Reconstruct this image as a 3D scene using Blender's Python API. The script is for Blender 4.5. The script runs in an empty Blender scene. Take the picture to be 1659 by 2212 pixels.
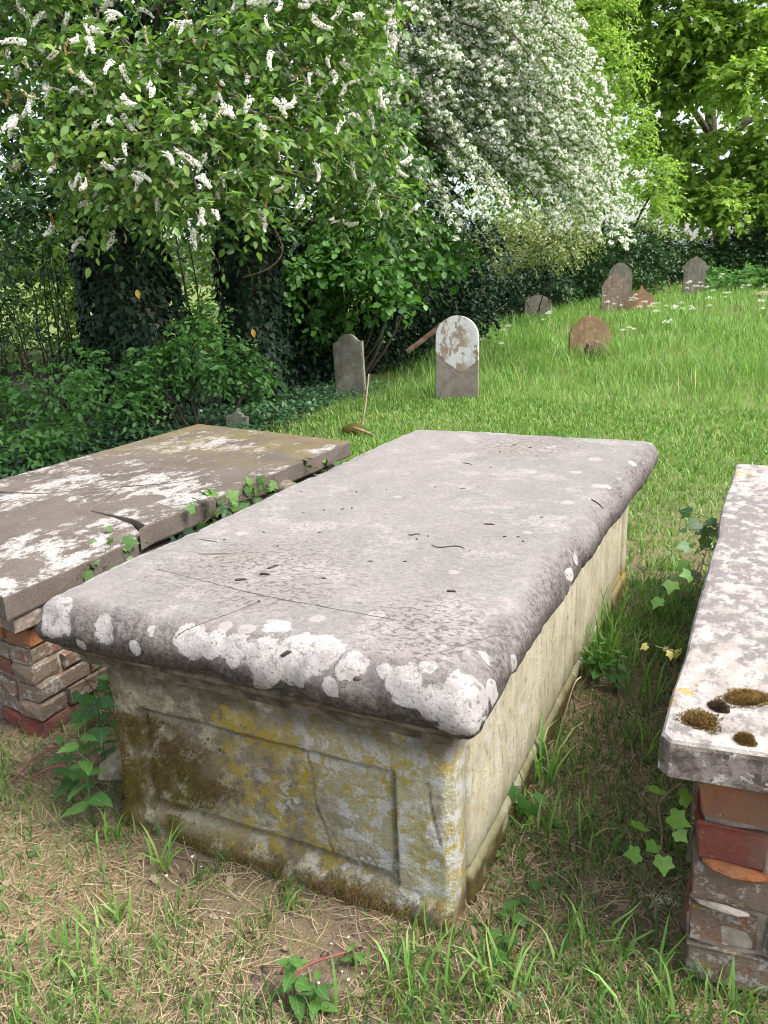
import bpy, bmesh, math, random
import numpy as np
from mathutils import Vector, Matrix
from mathutils.bvhtree import BVHTree

# ------------------------------------------------------------------ camera, sky, sun, exposure
sc = bpy.context.scene
COL = sc.collection
CAM_H, F_PX, PITCH, ROLL = 1.4, 1715.0, 0.2905, -0.040     # focal length in units of a 1659 px wide picture
CX, CY = 829.5, 1106.0
cp_, sp_ = math.cos(PITCH), math.sin(PITCH)
FW = np.array([0, cp_, -sp_]); UP0 = np.array([0, sp_, cp_]); RT0 = np.array([1.0, 0, 0])
RT = math.cos(ROLL)*RT0 + math.sin(ROLL)*UP0
UPV = -math.sin(ROLL)*RT0 + math.cos(ROLL)*UP0
EYE = np.array([0, 0, CAM_H])
cd = bpy.data.cameras.new('camera'); cam = bpy.data.objects.new('camera', cd); COL.objects.link(cam)
cd.sensor_fit = 'HORIZONTAL'; cd.sensor_width = 36.0; cd.lens = F_PX/1659*36.0
cd.clip_start = 0.05; cd.clip_end = 5000
cam.matrix_world = Matrix(((RT[0], UPV[0], -FW[0], 0), (RT[1], UPV[1], -FW[1], 0), (RT[2], UPV[2], -FW[2], CAM_H), (0, 0, 0, 1)))
sc.camera = cam

SUN_AZ, SUN_EL = math.radians(116), math.radians(54)       # azimuth from +Y (view direction) towards +X (right)
w = bpy.data.worlds.new('World'); sc.world = w; w.use_nodes = True
wn = w.node_tree.nodes; wl = w.node_tree.links; wn.clear()
sky = wn.new('ShaderNodeTexSky'); sky.sky_type = 'NISHITA'; sky.sun_disc = False
sky.sun_elevation = SUN_EL; sky.sun_rotation = SUN_AZ
sky.air_density = 1.0; sky.dust_density = 3.5; sky.ozone_density = 1.0
bg = wn.new('ShaderNodeBackground'); bg.inputs['Strength'].default_value = 0.15
wo = wn.new('ShaderNodeOutputWorld')
hs = wn.new('ShaderNodeHueSaturation'); hs.inputs['Saturation'].default_value = 0.45      # thin white cloud veil
wl.new(sky.outputs[0], hs.inputs['Color']); wl.new(hs.outputs[0], bg.inputs[0]); wl.new(bg.outputs[0], wo.inputs[0])
sd = bpy.data.lights.new('sun', 'SUN'); sun = bpy.data.objects.new('sun', sd); COL.objects.link(sun)
sd.energy = 2.0; sd.angle = math.radians(24); sd.color = (1.0, 0.95, 0.87)
sdir = Vector((math.sin(SUN_AZ)*math.cos(SUN_EL), math.cos(SUN_AZ)*math.cos(SUN_EL), math.sin(SUN_EL)))
sun.rotation_euler = sdir.to_track_quat('Z', 'Y').to_euler()
sc.view_settings.view_transform = 'Standard'; sc.view_settings.look = 'None'
sc.view_settings.exposure = 1.4; sc.view_settings.gamma = 1.0
sc.view_settings.use_curve_mapping = False
sc.render.engine = 'CYCLES'
cy = sc.cycles
cy.max_bounces = 6; cy.diffuse_bounces = 3; cy.glossy_bounces = 2; cy.transmission_bounces = 4; cy.transparent_max_bounces = 8
cy.caustics_reflective = False; cy.caustics_refractive = False
cy.use_denoising = True; cy.use_adaptive_sampling = True; cy.adaptive_threshold = 0.02
cy.sample_clamp_indirect = 6.0; cy.filter_width = 1.0

rng = np.random.default_rng(7)
random.seed(7)

# ------------------------------------------------------------------ picture <-> place
def ray(px, py):
    return FW + RT*(px-CX)/F_PX - UPV*(py-CY)/F_PX
def at(px, py, Y):
    d = ray(px, py); return EYE + d*(Y/d[1])
def at_z(px, py, z):
    d = ray(px, py); return EYE + d*((z-CAM_H)/d[2])

# ------------------------------------------------------------------ numpy noise
def _h(ix, iy, iz, s):
    n = (ix*374761393 + iy*668265263 + iz*2147483647 + s*144269504)
    n = (n ^ (n >> 13)) * 1274126177
    n = n & 0x7fffffff
    n = (n ^ (n >> 16)) * 1911520717
    return ((n & 0x7fffffff) / 0x7fffffff)
def vnoise(p, scale=1.0, seed=0):
    p = np.asarray(p, float)*scale
    if p.shape[-1] == 2: p = np.concatenate([p, np.zeros(p.shape[:-1]+(1,))], -1)
    i = np.floor(p).astype(np.int64); f = p - i; f = f*f*(3-2*f)
    r = 0
    for dx in (0, 1):
        for dy in (0, 1):
            for dz in (0, 1):
                wgt = (f[..., 0] if dx else 1-f[..., 0])*(f[..., 1] if dy else 1-f[..., 1])*(f[..., 2] if dz else 1-f[..., 2])
                r = r + wgt*_h(i[..., 0]+dx, i[..., 1]+dy, i[..., 2]+dz, seed)
    return r
def fbm(p, scale=1.0, seed=0, oct=3):
    a = 0; amp = .5; tot = 0
    for k in range(oct):
        a = a + amp*vnoise(p, scale*2**k, seed+k*17); tot += amp; amp *= .5
    return a/tot
def sstep(a, b, x):
    t = np.clip((x-a)/(b-a), 0, 1); return t*t*(3-2*t)

# ------------------------------------------------------------------ scene helpers
def tag(o, label=None, cat=None, group=None, kind=None):
    if label: o['label'] = label
    if cat: o['category'] = cat
    if group: o['group'] = group
    if kind: o['kind'] = kind
    return o
def link(o, parent=None):
    COL.objects.link(o)
    if parent is not None:
        o.parent = parent
        if parent.get('world_children'):
            o.matrix_parent_inverse = Matrix.Translation(-parent.location)
    return o
def empty(name, loc, rz=0.0, label=None, cat=None, group=None, world=True):
    e = bpy.data.objects.new(name, None); COL.objects.link(e)
    e.location = loc; e.rotation_euler = (0, 0, rz); e.empty_display_size = 0.1
    if world: e['world_children'] = 1      # children of such an Empty are modelled in world coordinates
    return tag(e, label, cat, group)
def mesh_np(name, V, T, mats=(), smooth=True, midx=None):
    V = np.ascontiguousarray(V, dtype=np.float32); T = np.ascontiguousarray(T, dtype=np.int32)
    me = bpy.data.meshes.new(name); k = T.shape[1]
    me.vertices.add(len(V)); me.vertices.foreach_set('co', V.ravel())
    me.loops.add(T.size); me.loops.foreach_set('vertex_index', T.ravel())
    me.polygons.add(len(T)); me.polygons.foreach_set('loop_start', np.arange(0, T.size, k, dtype=np.int32))
    try: me.polygons.foreach_set('loop_total', np.full(len(T), k, dtype=np.int32))
    except Exception: pass
    if midx is not None: me.polygons.foreach_set('material_index', np.ascontiguousarray(midx, dtype=np.int32))
    me.polygons.foreach_set('use_smooth', np.full(len(T), bool(smooth)))
    me.update(calc_edges=True); me.validate()
    for m in mats: me.materials.append(m)
    return me
def ob(name, me, parent=None, **kw):
    o = bpy.data.objects.new(name, me); link(o, parent); return tag(o, **kw)
def bm_obj(name, bm, mat, parent=None, smooth=False, **kw):
    me = bpy.data.meshes.new(name); bm.normal_update(); bm.to_mesh(me); bm.free()
    if smooth: me.polygons.foreach_set('use_smooth', np.ones(len(me.polygons), bool))
    for m in (mat if isinstance(mat, (list, tuple)) else [mat]): me.materials.append(m)
    return ob(name, me, parent, **kw)
def tube_np(pts, rad, sides=6, cap=True):
    pts = np.asarray(pts, float); n = len(pts); rad = np.broadcast_to(np.asarray(rad, float), (n,))
    t = np.gradient(pts, axis=0); t /= np.linalg.norm(t, axis=1)[:, None]+1e-9
    ref = np.array([0.31, 0.22, 0.93]); a = np.cross(t, ref)
    bad = np.linalg.norm(a, axis=1) < .05; a[bad] = np.cross(t[bad], [1, 0, 0])
    a /= np.linalg.norm(a, axis=1)[:, None]; b = np.cross(t, a)
    an = np.arange(sides)*2*math.pi/sides
    V = pts[:, None]+rad[:, None, None]*(a[:, None]*np.cos(an)[None, :, None]+b[:, None]*np.sin(an)[None, :, None])
    V = V.reshape(-1, 3); T = []
    for i in range(n-1):
        for j in range(sides):
            p, q = i*sides+j, i*sides+(j+1) % sides
            T += [(p, q, q+sides), (p, q+sides, p+sides)]
    if cap:
        V = np.vstack([V, pts[0], pts[-1]]); c0, c1 = n*sides, n*sides+1
        for j in range(sides):
            T += [(c0, (j+1) % sides, j), (c1, (n-1)*sides+j, (n-1)*sides+(j+1) % sides)]
    return V, np.array(T)
def join_np(parts):
    Vs, Ts, off = [], [], 0
    for V, T in parts:
        Vs.append(V); Ts.append(np.asarray(T)+off); off += len(V)
    return np.vstack(Vs), np.vstack(Ts)
def curve_pts(P, n=24):
    """Catmull-Rom through the points"""
    P = np.asarray(P, float); Q = np.vstack([2*P[0]-P[1], P, 2*P[-1]-P[-2]]); out = []
    m = len(P)-1
    for s in np.linspace(0, m-1e-6, n):
        i = int(s); t = s-i; a, b, c, d = Q[i], Q[i+1], Q[i+2], Q[i+3]
        out.append(.5*((2*b)+(-a+c)*t+(2*a-5*b+4*c-d)*t*t+(-a+3*b-3*c+d)*t**3))
    return np.array(out)

# ------------------------------------------------------------------ material helpers
class NB:
    def __init__(s, name):
        s.m = bpy.data.materials.new(name); s.m.use_nodes = True
        s.t = s.m.node_tree; s.t.nodes.clear()
        s.out = s.t.nodes.new('ShaderNodeOutputMaterial'); s._co = None
    def node(s, typ, props=None, ins=None):
        n = s.t.nodes.new(typ)
        for k, v in (props or {}).items(): setattr(n, k, v)
        for k, v in (ins or {}).items():
            sock = n.inputs[k]
            if isinstance(v, bpy.types.NodeSocket): s.t.links.new(v, sock)
            else:
                if isinstance(v, (tuple, list)) and len(v) == 3 and sock.type == 'RGBA': v = (*v, 1)
                sock.default_value = v
        return n
    def co(s):
        if s._co is None: s._co = s.node('ShaderNodeTexCoord').outputs['Object']
        return s._co
    def scaled(s, v, loc=(0, 0, 0), rot=(0, 0, 0), co=None):
        return s.node('ShaderNodeMapping', None, {'Vector': co or s.co(), 'Scale': v, 'Location': loc, 'Rotation': rot}).outputs[0]
    def noise(s, scale, detail=4, rough=.55, co=None, dist=0.0):
        return s.node('ShaderNodeTexNoise', None, {'Vector': co or s.co(), 'Scale': scale, 'Detail': detail, 'Roughness': rough, 'Distortion': dist}).outputs[0]
    def warp(s, amt, scale, co=None):
        c = co or s.co()
        n = s.node('ShaderNodeTexNoise', None, {'Vector': c, 'Scale': scale, 'Detail': 3}).outputs['Color']
        d = s.node('ShaderNodeVectorMath', {'operation': 'SUBTRACT'}, {0: n, 1: (.5, .5, .5)}).outputs[0]
        d = s.node('ShaderNodeVectorMath', {'operation': 'SCALE'}, {0: d, 'Scale': amt}).outputs[0]
        return s.node('ShaderNodeVectorMath', {'operation': 'ADD'}, {0: c, 1: d}).outputs[0]
    def vor(s, scale, co=None, feature='F1', out='Distance', rand=1.0):
        return s.node('ShaderNodeTexVoronoi', {'feature': feature}, {'Vector': co or s.co(), 'Scale': scale, 'Randomness': rand}).outputs[out]
    def ramp(s, fac, stops, interp='LINEAR'):
        n = s.node('ShaderNodeValToRGB', None, {'Fac': fac}); r = n.color_ramp; r.interpolation = interp
        while len(r.elements) < len(stops): r.elements.new(.5)
        for e, (p, c) in zip(r.elements, stops):
            e.position = p; e.color = (c, c, c, 1) if isinstance(c, (int, float)) else (*c, 1)
        return n.outputs[0]
    def step(s, fac, a, b):
        return s.node('ShaderNodeMapRange', {'interpolation_type': 'SMOOTHSTEP'}, {'Value': fac, 'From Min': a, 'From Max': b}).outputs[0]
    def mix(s, f, a, b, mode='MIX'):
        return s.node('ShaderNodeMixRGB', {'blend_type': mode}, {'Fac': f, 'Color1': a, 'Color2': b}).outputs[0]
    def math(s, op, a, b=0.0, clamp=False):
        return s.node('ShaderNodeMath', {'operation': op, 'use_clamp': clamp}, {0: a, 1: b}).outputs[0]
    def mul(s, a, b): return s.math('MULTIPLY', a, b)
    def xyz(s, co=None):
        n = s.node('ShaderNodeSeparateXYZ', None, {0: co or s.co()}); return n.outputs[0], n.outputs[1], n.outputs[2]
    def spots(s, pts, co, soft=.25):
        """max over soft discs: pts = [(x, y, z, r)]"""
        acc = None
        for x, y, z, r in pts:
            d = s.node('ShaderNodeVectorMath', {'operation': 'DISTANCE'}, {0: co, 1: (x, y, z)}).outputs['Value']
            m = s.step(d, r, r*(1-soft))
            acc = m if acc is None else s.math('MAXIMUM', acc, m)
        return acc
    def patches(s, pts, co, rag=.9, edge=.10, nscale=30):
        """ragged patches round the points: each a falling field broken by noise"""
        acc = None
        for x, y, z, r in pts:
            d = s.node('ShaderNodeVectorMath', {'operation': 'DISTANCE'}, {0: co, 1: (x, y, z)}).outputs['Value']
            f = s.math('SUBTRACT', 1.0, s.mul(d, 1.0/r)); acc = f if acc is None else s.math('MAXIMUM', acc, f)
        acc = s.math('ADD', acc, s.mul(s.math('SUBTRACT', s.noise(nscale, 7, .72), .5), rag))
        return s.step(acc, -edge*.3, edge)
    def island(s): return s.node('ShaderNodeNewGeometry').outputs['Random Per Island']
    def bump(s, h, strength=.5, dist=.01, normal=None):
        ins = {'Height': h, 'Strength': strength, 'Distance': dist}
        if normal: ins['Normal'] = normal
        return s.node('ShaderNodeBump', None, ins).outputs[0]
    def fin(s, col, rough=.9, normal=None, spec=.2):
        ins = {'Base Color': col, 'Roughness': rough, 'Specular IOR Level': spec}
        if normal: ins['Normal'] = normal
        p = s.node('ShaderNodeBsdfPrincipled', None, ins)
        s.t.links.new(p.outputs[0], s.out.inputs[0]); return s.m

def leafmat(name, cols, trans=.35, rough=.45, spec=.35, tint=(1.25, 1.35, .55), veins=False):
    """foliage: one colour per leaf out of cols, partly translucent"""
    b = NB(name); r = b.island(); n = len(cols)
    c = b.ramp(r, [((i+.5)/n, q) for i, q in enumerate(cols)])
    if veins:      # single leaves: pale midrib and side veins, colour per leaf
        rnd = b.node('ShaderNodeObjectInfo').outputs['Random']; c = b.ramp(rnd, [((i+.5)/n, q) for i, q in enumerate(cols)])
        x, y, z = b.xyz(); ax = b.math('ABSOLUTE', x); mid = b.step(ax, .022, .008)
        ph = b.math('FRACT', b.mul(b.math('SUBTRACT', y, b.mul(ax, .75)), 6.0)); sv = b.mul(b.step(b.math('ABSOLUTE', b.math('SUBTRACT', ph, .5)), .09, .02), .55)
        blot = b.step(b.noise(3.5, 4), .35, .7)
        c = b.mix(b.mul(blot, .45), c, b.mix(1.0, c, (.6, .68, .55), 'MULTIPLY'))
        c = b.mix(b.mul(b.math('MAXIMUM', mid, sv), .45), c, b.mix(.5, c, (.42, .50, .20)))
    else:
        big = b.noise(1.3, 2); c = b.mix(b.mul(b.step(big, .35, .7), .35), c, b.mix(1.0, c, (.62, .72, .5), 'MULTIPLY'))
    p = b.node('ShaderNodeBsdfPrincipled', None, {'Base Color': c, 'Roughness': rough, 'Specular IOR Level': spec})
    if trans > 0:
        tc = b.mix(1.0, c, tint, 'MULTIPLY')
        t = b.node('ShaderNodeBsdfTranslucent', None, {'Color': tc})
        mx = b.node('ShaderNodeMixShader', None, {0: trans, 1: p.outputs[0], 2: t.outputs[0]})
        b.t.links.new(mx.outputs[0], b.out.inputs[0])
    else: b.t.links.new(p.outputs[0], b.out.inputs[0])
    return b.m
def plainmat(name, c1, c2, scale=20, rough=.85, bump=.3):
    b = NB(name); n = b.noise(scale, 6, .6)
    return b.fin(b.mix(b.step(n, .3, .7), c1, c2), rough, b.bump(n, bump, .01))

# ------------------------------------------------------------------ ground
def terrain(x, y):
    x = np.asarray(x, float); y = np.asarray(y, float)
    z = .022*np.maximum(0, y-10) + .055*np.maximum(0, x-2.6)*sstep(6, 12, y)
    z = z + .05*np.maximum(0, -x-2.2)*sstep(4, 6, y)
    z = np.where(y > 45, z+(45-np.minimum(y, 45))*0-(np.maximum(y, 45)-45)*.03, z)
    z = np.minimum(z, 1.9)
    p = np.stack([x, y], -1)
    z = z + .10*(fbm(p, .35, 3, 2)-.5)*sstep(4, 9, y) + .035*(fbm(p, 1.6, 9, 3)-.5)*sstep(-3, 0, y)*sstep(40, 20, y)
    return z
def ground_hit(px, py):
    d = ray(px, py); lo, hi = .3, 80.0
    ts = np.linspace(lo, hi, 4000); P = EYE+ts[:, None]*d
    k = np.argmax(P[:, 2] < terrain(P[:, 0], P[:, 1]))
    return P[k]
def soil_mat():
    b = NB('soil_and_thatch'); c = b.co()
    n1 = b.noise(1.8, 5, .6); n2 = b.noise(35, 6, .65); n3 = b.noise(220, 3, .6)
    col = b.mix(b.step(n2, .3, .7), (.12, .085, .066), (.21, .155, .12))
    thatch = b.mix(b.step(n3, .35, .65), (.28, .22, .13), (.13, .12, .06))
    col = b.mix(b.step(n1, .42, .6), col, thatch)
    x, y, z = b.xyz()
    far = b.step(y, 3.0, 6.0)
    green = b.mix(b.step(b.noise(3, 5), .35, .65), (.11, .17, .04), (.15, .21, .06))
    col = b.mix(b.mul(far, .85), col, green)
    shade = b.step(b.math('ADD', x, b.mul(y, -.05)), -.3, -1.6)    # dark soil below the trees on the left, their shade put into its colour
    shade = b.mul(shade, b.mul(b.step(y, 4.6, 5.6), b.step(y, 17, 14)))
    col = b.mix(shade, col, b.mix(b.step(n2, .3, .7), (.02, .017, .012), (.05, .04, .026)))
    return b.fin(col, .95, b.bump(b.math('ADD', n2, b.mul(n3, .5)), .8, .02), .1)
def spaced(fine_lo, fine_hi, step, far_lo, far_hi):
    a = list(np.arange(fine_lo, fine_hi, step)); s = step; x = fine_hi
    while x < far_hi: a.append(x); s *= 1.13; x += s
    a.append(far_hi); s = step; x = fine_lo-step; b = []
    while x > far_lo: b.append(x); s *= 1.13; x -= s
    b.append(far_lo); return np.array(b[::-1]+a)
gx = spaced(-2.4, 4.0, .045, -900, 900); gy = spaced(.6, 9.5, .05, -300, 2500)
GX, GY = np.meshgrid(gx, gy); GZ = terrain(GX, GY)
GZ = GZ + .012*(fbm(np.stack([GX, GY], -1), 9, 21, 3)-.5)*(GY < 10)*(GY > .3)
nx, ny = len(gx), len(gy)
idx = np.arange(nx*ny).reshape(ny, nx)
Q = np.stack([idx[:-1, :-1], idx[:-1, 1:], idx[1:, 1:], idx[1:, :-1]], -1).reshape(-1, 4)
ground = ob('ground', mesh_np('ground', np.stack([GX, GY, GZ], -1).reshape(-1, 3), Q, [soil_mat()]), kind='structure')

# ------------------------------------------------------------------ stone materials
AZ = 0.462
TOMB = Vector((0.117, 1.421, 0.0))
ca, sa = math.cos(AZ), math.sin(AZ)
def to_local(P):        # world -> chest tomb frame (x: width, y: length)
    d = np.asarray(P)-np.array(TOMB); return np.array([d[0]*ca-d[1]*sa, d[0]*sa+d[1]*ca, d[2]])
def to_world(p):
    return np.array([p[0]*ca+p[1]*sa+TOMB.x, -p[0]*sa+p[1]*ca+TOMB.y, p[2]+TOMB.z])
CW, CL, CH, OV, ZT = .95, 2.12, .480, .085, .665     # chest width, length, height, slab overhang, top of slab
def lidp(px, py, r, z=None):
    """the point of the slab's surface seen at this pixel, with a radius"""
    o_ = to_local(EYE); d_ = ray(px, py); d_ = np.array([d_[0]*ca-d_[1]*sa, d_[0]*sa+d_[1]*ca, d_[2]])
    h_ = lid_bvh.ray_cast(Vector(o_), Vector(d_).normalized())
    p = np.array(h_[0]) if h_[0] is not None else to_local(at_z(px, py, ZT)); return (p[0], p[1], p[2], r)

LX0, LX1, LY0, LY1 = -CW-.145, OV, -OV, CL+.165        # plan of the slab
def lid_mat():
    b = NB('weathered_limestone_slab'); x, y, z = b.xyz()
    hx, hy = (LX1-LX0)/2, (LY1-LY0)/2
    ax = b.math('SUBTRACT', b.math('ABSOLUTE', b.math('SUBTRACT', x, (LX0+LX1)/2)), hx)
    ay = b.math('SUBTRACT', b.math('ABSOLUTE', b.math('SUBTRACT', y, (LY0+LY1)/2)), hy)
    sdv = b.math('MAXIMUM', ax, ay)                     # 0 at the rim, negative inwards
    n_big = b.noise(2.2, 4, .55); n_mid = b.noise(11, 6, .6); n_fine = b.noise(150, 4, .7)
    streak = b.noise(9, 5, .6, co=b.scaled((1, .35, 1)))
    col = b.mix(b.step(n_big, .35, .65), (.246, .230, .220), (.214, .207, .194))
    col = b.mix(b.mul(b.step(n_mid, .45, .72), .55), col, (.285, .255, .245))
    col = b.mix(b.mul(b.step(streak, .5, .75), .35), col, (.175, .168, .16))
    col = b.mix(b.mul(b.step(n_fine, .5, .75), .35), col, (.135, .122, .116))
    g1 = b.noise(70, 5, .75); col = b.mix(b.mul(b.step(g1, .42, .68), .42), col, (.14, .125, .12)); col = b.mix(b.mul(b.step(g1, .46, .28), .30), col, (.35, .32, .315))
    stain = b.noise(3.2, 7, .7, co=b.scaled((1.6, .7, 1), (4, 2, 0))); col = b.mix(b.mul(b.step(stain, .50, .64), .38), col, (.165, .152, .145))
    # worn brownish hollows, one near the front left and one at the far end
    hollow = b.spots([(-.62, .30, ZT, .34), (-.42, 1.95, ZT, .34), (-.1, .12, ZT, .25)], b.warp(.25, 4), .9)
    pit = b.step(b.noise(48, 6, .75, co=b.scaled((1, 1.6, 1))), .52, .64)
    col = b.mix(b.mul(hollow, .35), col, (.235, .185, .16))
    col = b.mix(b.mul(pit, b.math('ADD', b.mul(hollow, .45), .08)), col, (.075, .058, .05))
    # thin pale crust film in broken patches
    film = b.mul(b.step(b.noise(5, 8, .72), .52, .60), b.step(b.noise(90, 3, .7), .40, .55))
    col = b.mix(b.mul(film, .55), col, (.36, .33, .32))
    # dark grown rim of the bullnose, its lower half coloured darker
    edge = b.step(b.math('ADD', sdv, b.mul(b.math('SUBTRACT', b.noise(7, 4, .6), .5), .10)), -.075, -.012)
    crustn = b.noise(75, 6, .8)
    rim = b.mix(b.step(crustn, .38, .62), (.062, .053, .049), (.225, .203, .195))
    rim = b.mix(b.step(b.noise(5, 4), .4, .65), rim, b.mix(.5, rim, (.25, .23, .22)))
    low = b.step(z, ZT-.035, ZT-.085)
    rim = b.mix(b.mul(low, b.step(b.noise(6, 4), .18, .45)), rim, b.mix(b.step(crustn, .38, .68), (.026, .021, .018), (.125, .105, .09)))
    col = b.mix(b.mul(edge, .92), col, rim)
    # white crustose lichen
    big = [lidp(1003, 1525, .062), lidp(955, 1515, .045), lidp(640, 1425, .06), lidp(565, 1425, .05), lidp(690, 1405, .05),
           lidp(500, 1400, .04), lidp(412, 1380, .042), lidp(452, 1386, .035), lidp(600, 1356, .034), lidp(120, 1335, .05), lidp(1065, 1495, .03),
           lidp(880, 1480, .045), lidp(760, 1440, .035), lidp(225, 1360, .035), lidp(300, 1400, .018), lidp(330, 1362, .014), lidp(838, 1452, .02), lidp(560, 1480, .02), lidp(720, 1480, .022), lidp(1110, 1440, .025), lidp(1050, 1420, .02), lidp(930, 1440, .018), lidp(170, 1390, .015)]
    bigm = b.patches([(p[0], p[1], p[2], p[3]*1.05) for p in big], b.warp(.05, 9), 1.5, .10, 26)
    bigm = b.mul(bigm, b.math('ADD', b.mul(b.step(b.noise(60, 7, .82), .36, .48), .80), .20))
    small = [lidp(487, 1352, .019), lidp(531, 1358, .020), lidp(685, 1337, .018), lidp(545, 1396, .020), lidp(812, 1328, .022), lidp(523, 1152, .022),
             lidp(858, 1073, .016), lidp(1285, 992, .03), lidp(1245, 1020, .026), lidp(1190, 965, .026), lidp(1293, 1050, .026), lidp(1225, 1085, .024),
             lidp(1150, 1020, .016), lidp(590, 1342, .016), lidp(980, 1235, .014), lidp(1140, 1150, .016), lidp(1195, 1135, .013)]
    smallm = b.patches(small, b.warp(.02, 20), .8, .12, 60)
    vl = b.mul(b.step(b.vor(9, b.warp(.06, 16)), .20, .15), b.step(b.noise(3.1, 3), .50, .60))
    vl = b.mul(vl, b.step(sdv, -.22, -.05))
    vl = b.mul(vl, b.step(b.noise(70, 5, .75), .36, .46))
    rimf = b.mul(b.step(sdv, -.075, -.045), b.math('MAXIMUM', b.step(y, LY1-.09, LY1-.05), b.mul(b.step(x, LX0+.09, LX0+.05), .7)))
    rimf = b.mul(rimf, b.mul(b.step(b.noise(22, 6, .72), .36, .50), b.step(z, ZT-.03, ZT-.008)))
    vl = b.math('MAXIMUM', vl, rimf)
    lich = b.mix(b.step(b.noise(30, 6, .75), .35, .65), (.52, .50, .485), (.33, .305, .295))
    col = b.mix(b.mul(vl, .9), col, lich)
    col = b.mix(b.mul(smallm, .6), col, (.37, .325, .318))
    col = b.mix(b.mul(bigm, .95), col, lich)
    # orange lichen under the near right corner
    om = b.mul(b.patches([lidp(1000, 1612, .045), lidp(1028, 1598, .04), lidp(842, 1582, .03)], b.co(), 1.4, .2, 30), b.step(b.noise(42, 5, .7), .53, .57))
    col = b.mix(om, col, (.50, .24, .02))
    h = b.math('ADD', b.mul(n_fine, .35), b.math('ADD', b.mul(b.math('ADD', crustn, b.mul(bigm, .7)), b.math('ADD', b.mul(edge, .8), .12)), b.mul(n_mid, .6)))
    h = b.math('SUBTRACT', h, b.mul(pit, b.math('ADD', b.mul(hollow, .35), .12)))
    return b.fin(col, .92, b.bump(h, .8, .009), .15)

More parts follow.
